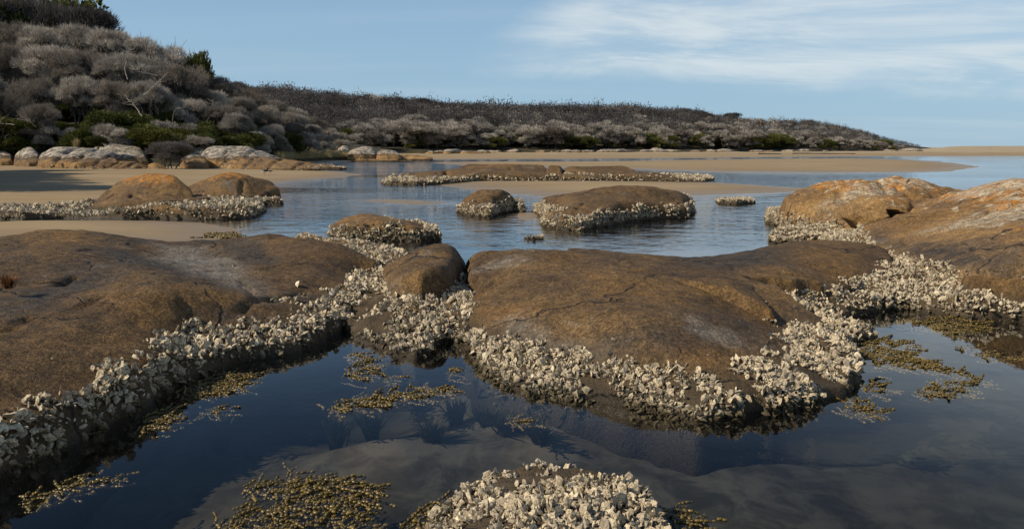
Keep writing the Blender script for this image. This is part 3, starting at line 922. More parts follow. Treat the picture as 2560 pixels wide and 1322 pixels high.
G2_ = rock('rock_ledge', 'branching oyster covered ledge between the centre slab and the right rocks', [
    (1905, 770, .05), (1960, 830, .03), (2050, 900, 0), (2110, 985, 0), (2145, 950, 0), (2130, 900, 0), (2095, 860, 0), (2190, 845, 0), (2160, 812, 0), (2080, 808, 0), (2130, 785, 0), (2250, 775, 0), (2400, 792, 0), (2560, 806, 0), ('w', 6.3, 7.5, 0), ('w', 7, 9.5, 0),
    ('w', 6.3, 12, 0), ('w', 6.8, 16, 0), ('w', 6.6, 19, 0), (1990, 536, 0), (1915, 543, 0), (1925, 560, 0), (1985, 575, 0), (2000, 586, 0), (1930, 598, 0), (1935, 610, 0), (2050, 606, .05), ('w', 4.6, 11.5, 0), ('w', 4.2, 9, 0)], [
    (1960, 800, .12), (2050, 870, .12), (2100, 940, .08), (2000, 760, .18), (2100, 730, .2), (2200, 740, .16), (2200, 690, .24), (2150, 620, .26), (2100, 590, .22), (2030, 565, .2), (1960, 548, .2), (2000, 600, .14), (2300, 710, .22), (2300, 755, .10), (2400, 745, .2), (2500, 760, .16), (2560, 775, .12), (2120, 780, .05), (2130, 830, .08), (2020, 830, .12), (2080, 800, .07), (1940, 780, .17),
    ('w', 6, 9, .2), ('w', 6.3, 15, .2)],
    M_ledge, 0.034, 0.22, 0.5, 0.08, 0.5, seed=10, k=0.05, fray=0.08, wob=0.09, zcap=.27)

# --- rocks standing in the channel
MO_ = rock('boulder', 'orange topped boulder with a thick oyster skirt beside the left slab', [
    (822, 590, 0), (850, 600, 0), (950, 603, 0), (1040, 603, 0), (1095, 598, 0), (1090, 575, .1), ('w', -1.9, 17.4, 0), ('w', -2.8, 17.9, 0), ('w', -3.6, 17.2, 0)], [
    ('d', 835, 572, 16), ('d', 870, 552, 16.4), ('d', 900, 534, 16.6), ('d', 935, 533, 16.7), ('d', 970, 546, 16.6), ('d', 1000, 549, 16.4), ('d', 1040, 558, 16.3), ('d', 1085, 578, 15.9), (950, 568, .34), (880, 572, .32), (1030, 575, .26), (900, 590, .2), (1000, 590, .2), ('w', -2.8, 17.3, .3)],
    M_orange, 0.035, 0.45, 0.62, 0.04, 0.7, seed=11, k=0.08, wob=0.06)
M1_ = rock('boulder', 'small flat topped brown boulder in the channel left of the domed one', [
    (1137, 528, 0), (1160, 538, 0), (1225, 545, 0), (1245, 536, 0), (1290, 527, 0), ('w', .3, 22.6, 0), ('w', .25, 23.4, 0), ('w', -.9, 23.6, 0), ('w', -1.4, 22.6, 0)], [
    ('d', 1145, 516, 22), ('d', 1180, 489, 22.3), ('d', 1220, 483, 22.4), ('d', 1260, 486, 22.4), ('d', 1285, 490, 22.3), ('d', 1303, 508, 22), (1180, 515, .36), (1250, 510, .38), (1200, 530, .2), (1280, 515, .28)],
    M_midr, 0.045, 0.6, 0.75, 0.05, 0.8, seed=12, k=0.08, wob=0.08)
M2_ = rock('boulder', 'large domed brown boulder in the middle of the channel with an oyster skirt', [
    (1335, 530, 0), (1360, 545, 0), (1362, 565, 0), (1400, 575, 0), (1450, 577, 0), (1500, 568, 0), (1560, 556, 0), (1640, 549, 0), (1720, 545, 0), (1732, 525, 0), ('w', 5.4, 24.2, 0), ('w', 3.4, 25, 0), ('w', 1.5, 24, 0), ('w', .8, 22.4, 0)], [
    ('d', 1345, 520, 20.5), ('d', 1390, 510, 20.8), ('d', 1430, 494, 21), ('d', 1480, 480, 21.3), ('d', 1530, 472, 21.5), ('d', 1590, 469, 21.6), ('d', 1635, 474, 21.6), ('d', 1658, 492, 21.4), ('d', 1670, 505, 21.2), ('d', 1720, 515, 21), (1400, 520, .36), (1430, 530, .34), (1480, 520, .4), (1550, 505, .5), (1620, 510, .42), (1400, 555, .2), (1550, 540, .26), (1680, 528, .26), (1480, 548, .22), ('w', 3, 24, .5)],
    M_midr, 0.04, 1.35, 0.95, 0.05, 0.9, seed=13, k=0.10, wob=0.10, cracks=[([(1390, 528, .34), (1410, 512, .4)], .05, .08), ([(1440, 532, .3), (1460, 520, .35)], .05, .08), ([(1550, 512, .48), (1590, 500, .55)], .04, .05), ([(1385, 522, .36), (1440, 516, .42), (1480, 526, .38)], .05, .05)])
T_ = rock('rock_hump', 'tiny isolated oyster covered rock in the channel right of the domed boulder', [
    (1790, 503, 0), (1800, 510, 0), (1840, 512, 0), (1880, 509, 0), (1884, 502, 0), (1840, 498, 0)], [(1810, 500, .1), (1840, 498, .16), (1865, 500, .12), (1835, 506, .1)], M_ledge, 0.045, 0.3, 0.5, 0.03, 0.5, seed=14, wob=0.05)
WK_ = rock('rock_hump', 'thin oyster speck barely breaking the water below the domed boulder', [
    (1312, 598, 0), (1330, 600, 0), (1357, 599, 0), (1355, 595, 0), (1330, 593, 0)], [(1325, 597, .03), (1345, 597, .03), (1335, 594, .03), (1335, 599, .02)], M_ledge, 0.025, 0.1, 0.3, 0.02, 0.4, seed=15, wob=0.04)

# --- long line of low rocks
LS_ = rock('granite_ledge', 'long low brown granite ledge lying across the middle channel', [
    (950, 457, 0), (965, 463, 0), (1040, 464, 0), (1110, 461, 0), (1200, 453, .05), (1400, 452, .05), (1600, 452, .05), (1760, 455, 0), (1782, 451, 0), (1740, 444, 0), ('d', 1700, 54), ('d', 1400, 56), ('d', 1150, 55), ('d', 1000, 50)] if False else [
    (950, 457, 0), (965, 463, 0), (1040, 464, 0), (1110, 461, 0), (1200, 453, .05), (1400, 452, .05), (1600, 452, .05), (1760, 455, 0), (1782, 451, 0), (1740, 444, 0), ('w', 9, 51, 0), ('w', 3, 52, 0), ('w', -3, 52, 0), ('w', -6.5, 48, 0)], [
    ('d', 960, 454, 42), ('d', 1000, 449, 43), ('d', 1040, 440, 44.5), ('d', 1080, 432, 45), ('d', 1117, 427, 45), ('d', 1150, 428, 45), ('d', 1250, 428, 45), ('d', 1330, 434, 45), ('d', 1400, 438, 45), ('d', 1480, 436, 45), ('d', 1560, 434, 45), ('d', 1640, 438, 45), ('d', 1700, 444, 45), ('d', 1770, 449, 44),
    (1010, 457, .2), (1200, 447, .25), (1400, 447, .25), (1600, 447, .25), (1740, 451, .1), ('w', 0, 50, .4)],
    M_midr, 0.085, 1.2, 0.8, 0.08, 1.6, seed=16, k=0.1, wob=0.2, cracks=[([('d', 1115, 427, 45), ('d', 1117, 446, 43)], .12, .3)])
for (nm, lab, oc, cc, sd) in [
    ('boulder', 'tilted cracked slab rising behind the long low ledge', [('w', -3.9, 46, 0), ('w', 0.2, 45.3, 0), ('w', 2.6, 46, 0), ('w', 2.2, 49, 0), ('w', -3, 49.5, 0)],
     [('d', 1165, 424, 47), ('d', 1200, 418, 47.2), ('d', 1260, 416, 47.2), ('d', 1300, 420, 47), ('d', 1335, 430, 46.8), ('d', 1250, 432, 45.8)], 17),
    ('boulder', 'small knob shaped boulder standing on the long low ledge', [('w', 1.9, 46.2, 0), ('w', 3, 46, 0), ('w', 3.1, 47.3, 0), ('w', 2, 47.3, 0)],
     [('d', 1360, 424, 46.6), ('d', 1378, 416.5, 46.8), ('d', 1390, 421, 46.7), ('d', 1375, 430, 46.2)], 18),
    ('boulder', 'smooth low hump at the right half of the long low ledge', [('w', 2.7, 46, 0), ('w', 5, 45.4, 0), ('w', 7.6, 45.8, 0), ('w', 7, 49, 0), ('w', 3.3, 49, 0)],
     [('d', 1400, 430, 47), ('d', 1420, 421, 47.2), ('d', 1460, 420, 47.2), ('d', 1520, 424, 47.2), ('d', 1580, 427, 47), ('d', 1620, 433, 46.8), ('d', 1480, 434, 46)], 19)]:
    rock(nm, lab, oc, cc, M_midr, 0.08, 0.9 if sd != 18 else .45, 1.0, 0.06, 1.2, seed=sd, k=0.1, wob=0.15, cracks=[([('d', 1277, 416, 47), ('d', 1277, 436, 45.6)], .1, .15), ([('d', 1200, 424, 46.2), ('d', 1290, 438, 45.5)], .12, .25)] if sd == 17 else ())

# --- boulders on the left sand
BL_ = rock('rock_ledge', 'low oyster covered ledge under the two left boulders', [
    (-60, 548, 0), (60, 549, 0), (150, 545, 0), (230, 546, 0), (400, 547, 0), (520, 549, 0), (620, 546, 0), (655, 535, 0), (652, 505, 0), (640, 490, .1), ('w', -7.5, 26, 0), ('w', -11, 25.5, 0), ('w', -13, 24.5, 0), (100, 520, .1), (-60, 524, .1)], [
    (0, 532, .2), (100, 530, .24), (200, 532, .22), (300, 532, .22), (400, 530, .22), (500, 526, .24), (600, 524, .22), (640, 512, .2), (200, 541, .10), (400, 542, .10), (550, 541, .10), (620, 538, .08), ('w', -9, 24.5, .25)],
    M_ledge, 0.05, 0.25, 0.5, 0.08, 0.8, seed=20, wob=0.15, zcap=.3)
B1_ = rock('boulder', 'rounded left boulder with an orange lichen cap on the sand', [
    (190, 528, .1), (300, 524, .15), (400, 520, .2), (480, 515, .2), (488, 506, .25), ('w', -10.0, 24.6, 0), ('w', -10.9, 25.4, 0), ('w', -12.4, 24.9, 0)], [
    ('d', 200, 522, 22.6), ('d', 250, 504, 23), ('d', 300, 482, 23.3), ('d', 340, 463, 23.4), ('d', 380, 448, 23.5), ('d', 410, 445, 23.5), ('d', 440, 453, 23.4), ('d', 465, 475, 23.3), ('d', 484, 496, 23), (400, 505, .42), (300, 510, .38), ('d', 400, 475, 23), ('d', 450, 490, 22.8)],
    M_orange, 0.04, 0.8, 1.15, 0.06, 0.8, seed=21, k=0.12, wob=0.08, cracks=[([('d', 330, 478, 22.9), ('d', 345, 497, 22.5), ('d', 362, 512, 22.2)], .06, .14), ([('d', 332, 480, 22.9), ('d', 325, 512, 22.2)], .06, .14), ([('d', 395, 478, 22.7), ('d', 440, 478, 22.7)], .04, .06)])
B2_ = rock('boulder', 'dark sided boulder with orange crown right of the larger left boulder', [
    (475, 500, .2), (540, 500, .2), (600, 499, .2), (642, 494, .2), ('w', -8.0, 27.6, 0), ('w', -8.6, 28.8, 0), ('w', -9.8, 29.2, 0), ('w', -10.9, 28.5, 0), ('w', -11.2, 27, 0)], [
    ('d', 480, 480, 26.4), ('d', 510, 458, 26.8), ('d', 540, 440, 27), ('d', 565, 433, 27.1), ('d', 590, 437, 27), ('d', 612, 450, 26.9), ('d', 632, 474, 26.7), ('d', 640, 490, 26.5), ('d', 560, 465, 26.2), (560, 492, .35), (610, 490, .32), ('w', -9.8, 28.4, .8)],
    M_orange, 0.04, 0.8, 1.15, 0.05, 0.8, seed=22, k=0.12, wob=0.08, cracks=[([('d', 605, 450, 26.8), ('d', 600, 490, 25.8)], .08, .1)])
rock('boulder', 'small low brown hump among oysters in front of the left boulders', [
    (440, 520, .15), (500, 522, .15), (530, 512, .18), (520, 503, .2), (460, 503, .2)], [('d', 460, 507, 22.4), ('d', 490, 500, 22.6), ('d', 515, 505, 22.5)], M_small, 0.04, 0.2, 0.5, 0.02, 0.8, seed=23)

# --- shore rocks below the wooded hillside: (label, px0, px1, y_foot, y_top list, D, depth)
SHORE = [
    ('dark rounded boulder at the far left edge of the shore', -40, 36, 418, [(-30, 385), (0, 376), (25, 380)], 70, 5),
    ('upright whitish boulder standing apart at the left shore', 38, 106, 424, [(46, 380), (60, 370), (90, 368), (103, 374)], 66, 4),
    ('broad white topped slab in the middle of the left shore rocks', 96, 300, 433, [(105, 385), (125, 372), (160, 368), (200, 370), (250, 375), (292, 388)], 60, 6),
    ('high pale slab at the back behind the broad white slab', 225, 372, 418, [(240, 362), (255, 354), (285, 356), (310, 364), (345, 370), (368, 382)], 68, 5),
    ('small tawny wedge of rock at the foot of the white slab', 192, 266, 437, [(205, 428), (225, 416), (240, 420), (262, 430)], 57, 2),
    ('long tawny rounded rock right of the wedge at the sand edge', 258, 372, 433, [(270, 420), (290, 408), (330, 405), (360, 412)], 59, 3),
    ('squat cracked brown rock left of the grey bush', 366, 412, 432, [(372, 412), (385, 406), (404, 412)], 59.5, 3),
    ('tawny block just right of the grey bush', 452, 520, 428, [(460, 395), (480, 388), (512, 392)], 62, 4),
    ('flat white topped slab behind the grey bush', 462, 530, 412, [(468, 372), (490, 368), (520, 372)], 70, 4),
    ('long white backed slab sloping down to the right end of the shore', 500, 720, 424, [(512, 374), (540, 366), (580, 368), (630, 372), (670, 385), (705, 402)], 65, 7),
    ('orange low rock running out to the point of the left shore', 560, 800, 424, [(570, 402), (620, 395), (680, 396), (740, 404), (785, 412)], 63.5, 5),
    ('dark flat tongue of rock at the tip of the left shore', 735, 865, 420, [(745, 413), (790, 412), (850, 416)], 70, 3),
]
for i, (lab, a, b, yf, tops, D, dep) in enumerate(SHORE):
    m = 0.06 * (b - a)
    zf = 0.15
    front = [WD(a, yf, D), WD(a + 2 * m, yf + 1, D - 0.5), WD((a + b) / 2, yf + 1.5, D - 0.9), WD(b - 2 * m, yf + 1, D - 0.5), WD(b, yf, D)]
    fx = [('w', p[0], p[1], 0) for p in front]
    back = [('w', XD(b, D + dep * .7)[0], D + dep * .7, 0), ('w', XD((a + b) / 2, D + dep)[0], D + dep, 0), ('w', XD(a, D + dep * .7)[0], D + dep * .7, 0)]
    ct = [('d', px, py, D + dep * 0.38) for px, py in tops]
    ct += [('w', XD(px, D)[0], D + 0.25, max(0.25, 0.62 * WD(px, py, D)[2])) for px, py in tops]
    ct += [('w', XD(px, D + dep * .8)[0], D + dep * .8, 0.9 * WD(px, py, D)[2]) for px, py in tops]
    cr = []
    if i in (2, 9, 10, 5):
        for q in range(3):
            pxq = a + (b - a) * (0.25 + 0.25 * q)
            cr.append(([('w', XD(pxq, D)[0], D - .6, 0), ('w', XD(pxq + 6, D)[0], D + dep * .5, 0)], .16, .3))
    rock('shore_boulder', lab, fx + back, ct, M_shore, 0.13 if b - a > 120 else 0.10, 1.3, 2.3, 0.16, 1.8, cracks=cr, seed=30 + i, k=0.25, wob=0.28, lam=0.05)

# --- rocks at the far point and along the far shore
FARPT = [
    ('pale cracked boulder block at the far point beyond the left shore', 868, 942, 399, [(876, 378), (890, 371), (915, 369), (935, 374)], 122, 8),
    ('second tawny block right of the pale one on the far point', 938, 1000, 400, [(945, 380), (960, 375), (985, 378)], 121, 6),
    ('slanting grey rock at the back of the far point', 840, 880, 392, [(846, 374), (860, 364), (874, 372)], 132, 6),
    ('dark low tongue of rock at the water edge of the far point', 880, 1034, 405, [(890, 402), (950, 400), (1020, 402)], 113, 3),
    ('orange low shelf trailing right from the far point', 985, 1080, 398, [(990, 390), (1020, 389), (1070, 393)], 124, 5),
]
for i, (lab, a, b, yf, tops, D, dep) in enumerate(FARPT):
    fx = [('w', XD(a, D)[0], D, 0), ('w', XD((a + b) / 2, D)[0], D - 1, 0), ('w', XD(b, D)[0], D, 0)]
    back = [('w', XD(b, D + dep * .7)[0], D + dep * .7, 0), ('w', XD((a + b) / 2, D + dep)[0], D + dep, 0), ('w', XD(a, D + dep * .7)[0], D + dep * .7, 0)]
    ct = [('d', px, py, D + dep * 0.35) for px, py in tops] + [('w', XD(px, D)[0], D + .4, max(.2, .65 * WD(px, py, D)[2])) for px, py in tops]
    ct += [('w', XD(px, D + dep * .8)[0], D + dep * .8, 0.9 * WD(px, py, D)[2]) for px, py in tops]
    rock('shore_boulder', lab, fx + back, ct, M_farrock, 0.16, 1.6, 2.6, 0.25, 2.2, seed=50 + i, k=0.3, wob=0.4, lam=0.05)


def ico_rock(seed, flat=0.6):
    import bmesh
    bm = bmesh.new()
    bmesh.ops.create_icosphere(bm, subdivisions=3, radius=1)
    r = random.Random(seed)
    from mathutils import noise
    off = Vector((r.uniform(0, 50), r.uniform(0, 50), r.uniform(0, 50)))
    for v in bm.verts:
        d = 1 + 0.35 * noise.noise(v.co * 1.2 + off) + 0.15 * noise.noise(v.co * 3.1 + off)
        v.co = Vector((v.co.x * d * 1.2, v.co.y * d, max(v.co.z * d, -0.35) * flat))
    me = bpy.data.meshes.new('far_boulder')
    bm.to_mesh(me)
    bm.free()
    me.materials.append(M_farrock)
    for p in me.polygons:
        p.use_smooth = True
    return me


# ------------------------------------------------------------------ oysters
def shell_template(seed, n=10):
    r = np.random.default_rng(seed)
    a = np.arange(n) / n * 2 * math.pi
    rad = 1 + 0.2 * r.standard_normal(n)
    # long axis z (stands up), cup along y
    rim = np.c_[0.42 * rad * np.cos(a), 0.03 * r.standard_normal(n) + 0.05 * np.cos(2 * a), 0.5 + 0.52 * rad * np.sin(a)]
    rim[:, 0] *= np.clip(0.55 + 0.6 * rim[:, 2], 0.5, 1.15)
    ctr = rim.mean(0)
    inner = ctr + (rim - ctr) * 0.62
    inner[:, 1] += 0.12 + 0.04 * r.standard_normal(n)
    back = ctr + (rim - ctr) * 0.55
    back[:, 1] -= 0.09
    v = np.r_[rim, inner, back, [ctr + [0, 0.10, 0]], [ctr + [0, -0.13, 0]]]
    f = []
    for i in range(n):
        j = (i + 1) % n
        f += [(i, j, n + j), (i, n + j, n + i), (n + i, n + j, 3 * n), (j, i, 2 * n + i), (j, 2 * n + i, 2 * n + j), (2 * n + j, 2 * n + i, 3 * n + 1)]
    return v, np.array(f)


SHELLS = [shell_template(100 + i, 9) for i in range(7)]


def shell_light(seed, n=7):
    """the same cupped shell with fewer faces, for the massed crust"""
    v, f = shell_template(seed, n)
    v2 = np.r_[v[:2 * n], v[3 * n:3 * n + 2]]
    f2 = []
    for i in range(n):
        j = (i + 1) % n
        f2 += [(i, j, n + j), (i, n + j, n + i), (n + i, n + j, 2 * n), (j, i, 2 * n + 1)]
    return v2, np.array(f2)


SHELLS_MID = [shell_light(150 + i, 6) for i in range(8)]
SHELLS_LO = [shell_light(200 + i, 5) for i in range(4)]
SHELL_ME = [mesh_np('oyster', v, f, [M_oyster], smooth=False) for v, f in SHELLS]


def rot_align(nrm, tilt, spin, r):
    """rows: local z -> tilted normal"""
    n = len(nrm)
    rnd = r.standard_normal((n, 3))
    zax = nrm + rnd * tilt[:, None]
    zax /= np.linalg.norm(zax, axis=1)[:, None]
    ref = r.standard_normal((n, 3))
    xax = np.cross(ref, zax)
    xax /= np.linalg.norm(xax, axis=1)[:, None] + 1e-9
    yax = np.cross(zax, xax)
    return np.stack([xax, yax, zax], -1)


def oysters(label, ztop, density, size=0.068, parts=0, lo=False, zlo=-0.06, bare=0.35, seed=0, yfar=1e9, tiltk=0.85, edge_noise=0.1, strays=0.0):
    o, V, f, org = ROCKS[label]
    r = np.random.default_rng(1000 + seed)
    A, B, Cc, D = V[f[:, 0]], V[f[:, 1]], V[f[:, 2]], V[f[:, 3]]
    nr_ = np.cross(Cc - A, D - B)
    area = np.linalg.norm(nr_, axis=1) / 2
    nr_ /= (2 * area[:, None] + 1e-12)
    c = (A + B + Cc + D) / 4
    zt = ztop + edge_noise * fbm(c[:, 0], c[:, 1], 0.5, 4, seed + 5)
    w = sstep(zt - c[:, 2], -0.01, 0.03) * sstep(c[:, 2], zlo, zlo + 0.07)
    pat = fbm(c[:, 0] + 0.7 * c[:, 2], c[:, 1] - 0.7 * c[:, 2], 0.34, 3, seed + 15)
    w = w * sstep(pat, -bare - 0.05, -bare + 0.12)
    w = np.maximum(w, strays * sstep(ztop + 0.16 - c[:, 2], 0, 0.1) * sstep(c[:, 2], 0, 0.05))
    w = w * (c[:, 1] < yfar) * area
    N = int(w.sum() * density)
    if N < 3:
        print('no oysters on', label, w.sum())
        return
    idx = r.choice(len(w), N, p=w / w.sum())
    u, v = r.random(N)[:, None], r.random(N)[:, None]
    p = (A[idx] * (1 - u) + B[idx] * u) * (1 - v) + (D[idx] * (1 - u) + Cc[idx] * u) * v
    nn = nr_[idx] * 1.0
    nn[:, 2] = np.maximum(nn[:, 2], 0.15)
    # the shells grow in upright clumps with a common lean
    ph = np.c_[fbm(p[:, 0], p[:, 1] + p[:, 2], 0.14, 2, seed + 21), fbm(p[:, 0] + 3, p[:, 1] - p[:, 2], 0.14, 2, seed + 22), np.zeros(N)]
    nn = nn + ph * 1.0
    Rm = rot_align(nn, np.full(N, tiltk), None, r)
    s = size * np.clip(np.exp(r.normal(0, 0.40, N)), 0.4, 2.1)
    clump = np.clip(fbm(p[:, 0] + p[:, 2], p[:, 1], 0.17, 2, seed + 31), -0.1, 1)
    p = p + nr_[idx] * (s * (-0.22) + 0.05 * clump * (size / 0.068))[:, None]
    ok = np.abs(p[:, 0]) < 0.72 * p[:, 1] + 0.8
    for (lb, glo, gres, zg) in GRIDS:
        if lb == label:
            continue
        gi = np.round((p[:, :2] - glo) / gres).astype(int)
        ins = (gi[:, 0] >= 0) & (gi[:, 1] >= 0) & (gi[:, 0] < zg.shape[1]) & (gi[:, 1] < zg.shape[0])
        zo = np.full(N, -9.0)
        zo[ins] = zg[gi[ins, 1], gi[ins, 0]]
        ok &= zo < p[:, 2] + 0.02
    p, Rm, s = p[ok], Rm[ok], s[ok]
    N = len(p)
    if N < 3:
        return
    Mx = np.concatenate([Rm * s[:, None, None], p[:, :, None]], 2)
    dist = np.linalg.norm(p - np.array([0, 0, CAMH]), axis=1)
    order = np.argsort(dist / s - 1e3 * (p[:, 2] > 0.0))
    k = min(parts, N)
    for q in order[:k]:
        ob = bpy.data.objects.new('oyster', SHELL_ME[r.integers(len(SHELL_ME))])
        mw = Matrix.Identity(4)
        for i in range(3):
            for j in range(3):
                mw[i][j] = Mx[q, i, j]
            mw[i][3] = Mx[q, i, 3] - org[i]
        COL.objects.link(ob)
        ob.parent = o
        ob.matrix_local = mw
    rest = order[k:]
    if len(rest):
        T = SHELLS_LO if lo else SHELLS_MID
        vs, fs, off = [], [], 0
        ch = r.integers(len(T), size=len(rest))
        for ti, (tv, tf) in enumerate(T):
            sel = rest[ch == ti]
            if not len(sel):
                continue
            vv, ff = replicate(tv, tf, Mx[sel])
            vs.append(vv)
            fs.append(ff + off)
            off += len(vv)
        cr = add('oyster_crust', mesh_np('oyster_crust', np.concatenate(vs) - org, np.concatenate(fs), [M_oyster], smooth=False), o)
        cr['kind'] = 'stuff'


oysters('long dark brown granite slab filling the left foreground', 0.28, 1750, 0.041, 300, seed=1, zlo=0.03, bare=0.95, tiltk=0.95, strays=0.002)
oysters('broad domed brown granite slab in the middle ringed by oysters', 0.20, 2700, 0.037, 300, seed=2, zlo=-0.10, bare=0.30, strays=0.004)
oysters('low silted rock hump crowned with white oysters at the bottom edge', 0.5, 3900, 0.034, 300, seed=3, bare=0.40, zlo=-0.03)
oysters('low silted ledge packed with oysters between the left and centre slabs', 0.5, 1350, 0.041, 300, seed=4, bare=0.42, zlo=-0.02)
oysters('branching oyster covered ledge between the centre slab and the right rocks', 0.5, 1200, 0.042, 300, seed=5, bare=0.46, zlo=-0.02)
oysters('smooth reddish brown boulder between the left and centre slabs', 0.22, 2200, 0.036, 40, seed=6, bare=0.5)
oysters('flat greyish brown granite slab behind the centre slab at the channel edge', 0.24, 2100, 0.037, 60, seed=7, bare=0.4, yfar=9.9)
oysters('great sloping granite slab with orange lichen at the right edge', 0.28, 2100, 0.039, 150, seed=8, bare=0.5, yfar=15.5)
for i, (lab, zt, dn, sz_) in enumerate([
    ('big rounded boulder with orange and white lichen at the right', 0.25, 700, 0.06),
    ('orange topped boulder with a thick oyster skirt beside the left slab', 0.30, 900, 0.058),
    ('small flat topped brown boulder in the channel left of the domed one', 0.33, 800, 0.062),
    ('large domed brown boulder in the middle of the channel with an oyster skirt', 0.33, 800, 0.062),
    ('tiny isolated oyster covered rock in the channel right of the domed boulder', 0.5, 700, 0.06),
    ('thin oyster speck barely breaking the water below the domed boulder', 0.5, 700, 0.05),
    ('low oyster covered ledge under the two left boulders', 0.5, 300, 0.08),
    ('long low brown granite ledge lying across the middle channel', 0.30, 150, 0.11)]):
    oysters(lab, zt, dn, sz_, 0, True, seed=40 + i, bare=0.45 if i == 6 else 0.5, zlo=0.0 if i == 6 else -0.04, yfar=47.5, edge_noise=0.18)
for i, lab in enumerate([s[0] for s in SHORE]):
    if i in (2, 4, 5, 6, 10, 11):
        oysters(lab, 0.36, 50, 0.14, 0, True, seed=60 + i, bare=0.1, yfar=66 if i != 11 else 80, edge_noise=0.05)
print('rocks + oysters done')

# ------------------------------------------------------------------ seaweed
def bead_template():
    v = [(-1.2, 0, 0)]
    for zz_, rr_ in ((-0.55, 0.85), (0.5, 0.85)):
        v += [(zz_ * 1.25, rr_ * math.cos(k * 1.2566 + zz_), rr_ * math.sin(k * 1.2566 + zz_)) for k in range(5)]
    v.append((1.2, 0, 0))
    f = []
    for k in range(5):
        k2 = (k + 1) % 5
        f += [(0, 1 + k2, 1 + k), (11, 6 + k, 6 + k2), (1 + k, 1 + k2, 6 + k2), (1 + k, 6 + k2, 6 + k)]
    return np.array(v, float), np.array(f)


BEAD = bead_template()


def weed_patch(label, poly_px, nstr, bead=0.011, seed=0, z=0.006, lean=(1, 0.15), group=None, mat=None, hollow=0.0, blen=(4, 9)):
    """strings of beads afloat on the water inside a world polygon"""
    poly = P2(poly_px)
    r = np.random.default_rng(seed)
    lo, hi = poly.min(0), poly.max(0)
    mats = []
    tries = 0
    k = 0
    while k < nstr and tries < nstr * 40:
        tries += 1
        p = lo + (hi - lo) * r.random(2)
        if poly_sdf(p[None], poly)[0] < 0:
            continue
        if hollow and fbm(p[:1], p[1:2], 0.28, 3, seed + 3)[0] < hollow - 0.3:
            continue
        k += 1
        an = math.atan2(lean[1], lean[0]) + r.normal(0, 0.75)
        zz_ = z + r.uniform(-0.05, 0.006)
        for q in range(r.integers(*blen)):
            b = bead * r.uniform(0.45, 1.25)
            an += r.normal(0, 0.22)
            p = p + np.array([math.cos(an), math.sin(an)]) * b * 2.35
            zz_ = np.clip(zz_ + r.normal(0, 0.004), z - 0.05, z + 0.012)
            c, s = math.cos(an), math.sin(an)
            M3 = np.array([[c, -s, 0], [s, c, 0], [0, 0, 1]]) * b
            mats.append(np.c_[M3, [p[0], p[1], zz_]])
    if not mats:
        return
    v, f = replicate(BEAD[0], BEAD[1], np.array(mats))
    org = np.array([v[:, 0].mean(), v[:, 1].mean(), 0])
    o = add('seaweed', mesh_np('seaweed', v - org, f, [mat or M_weed]), None, org)
    tag(o, label, 'seaweed', group, 'stuff')
    return o


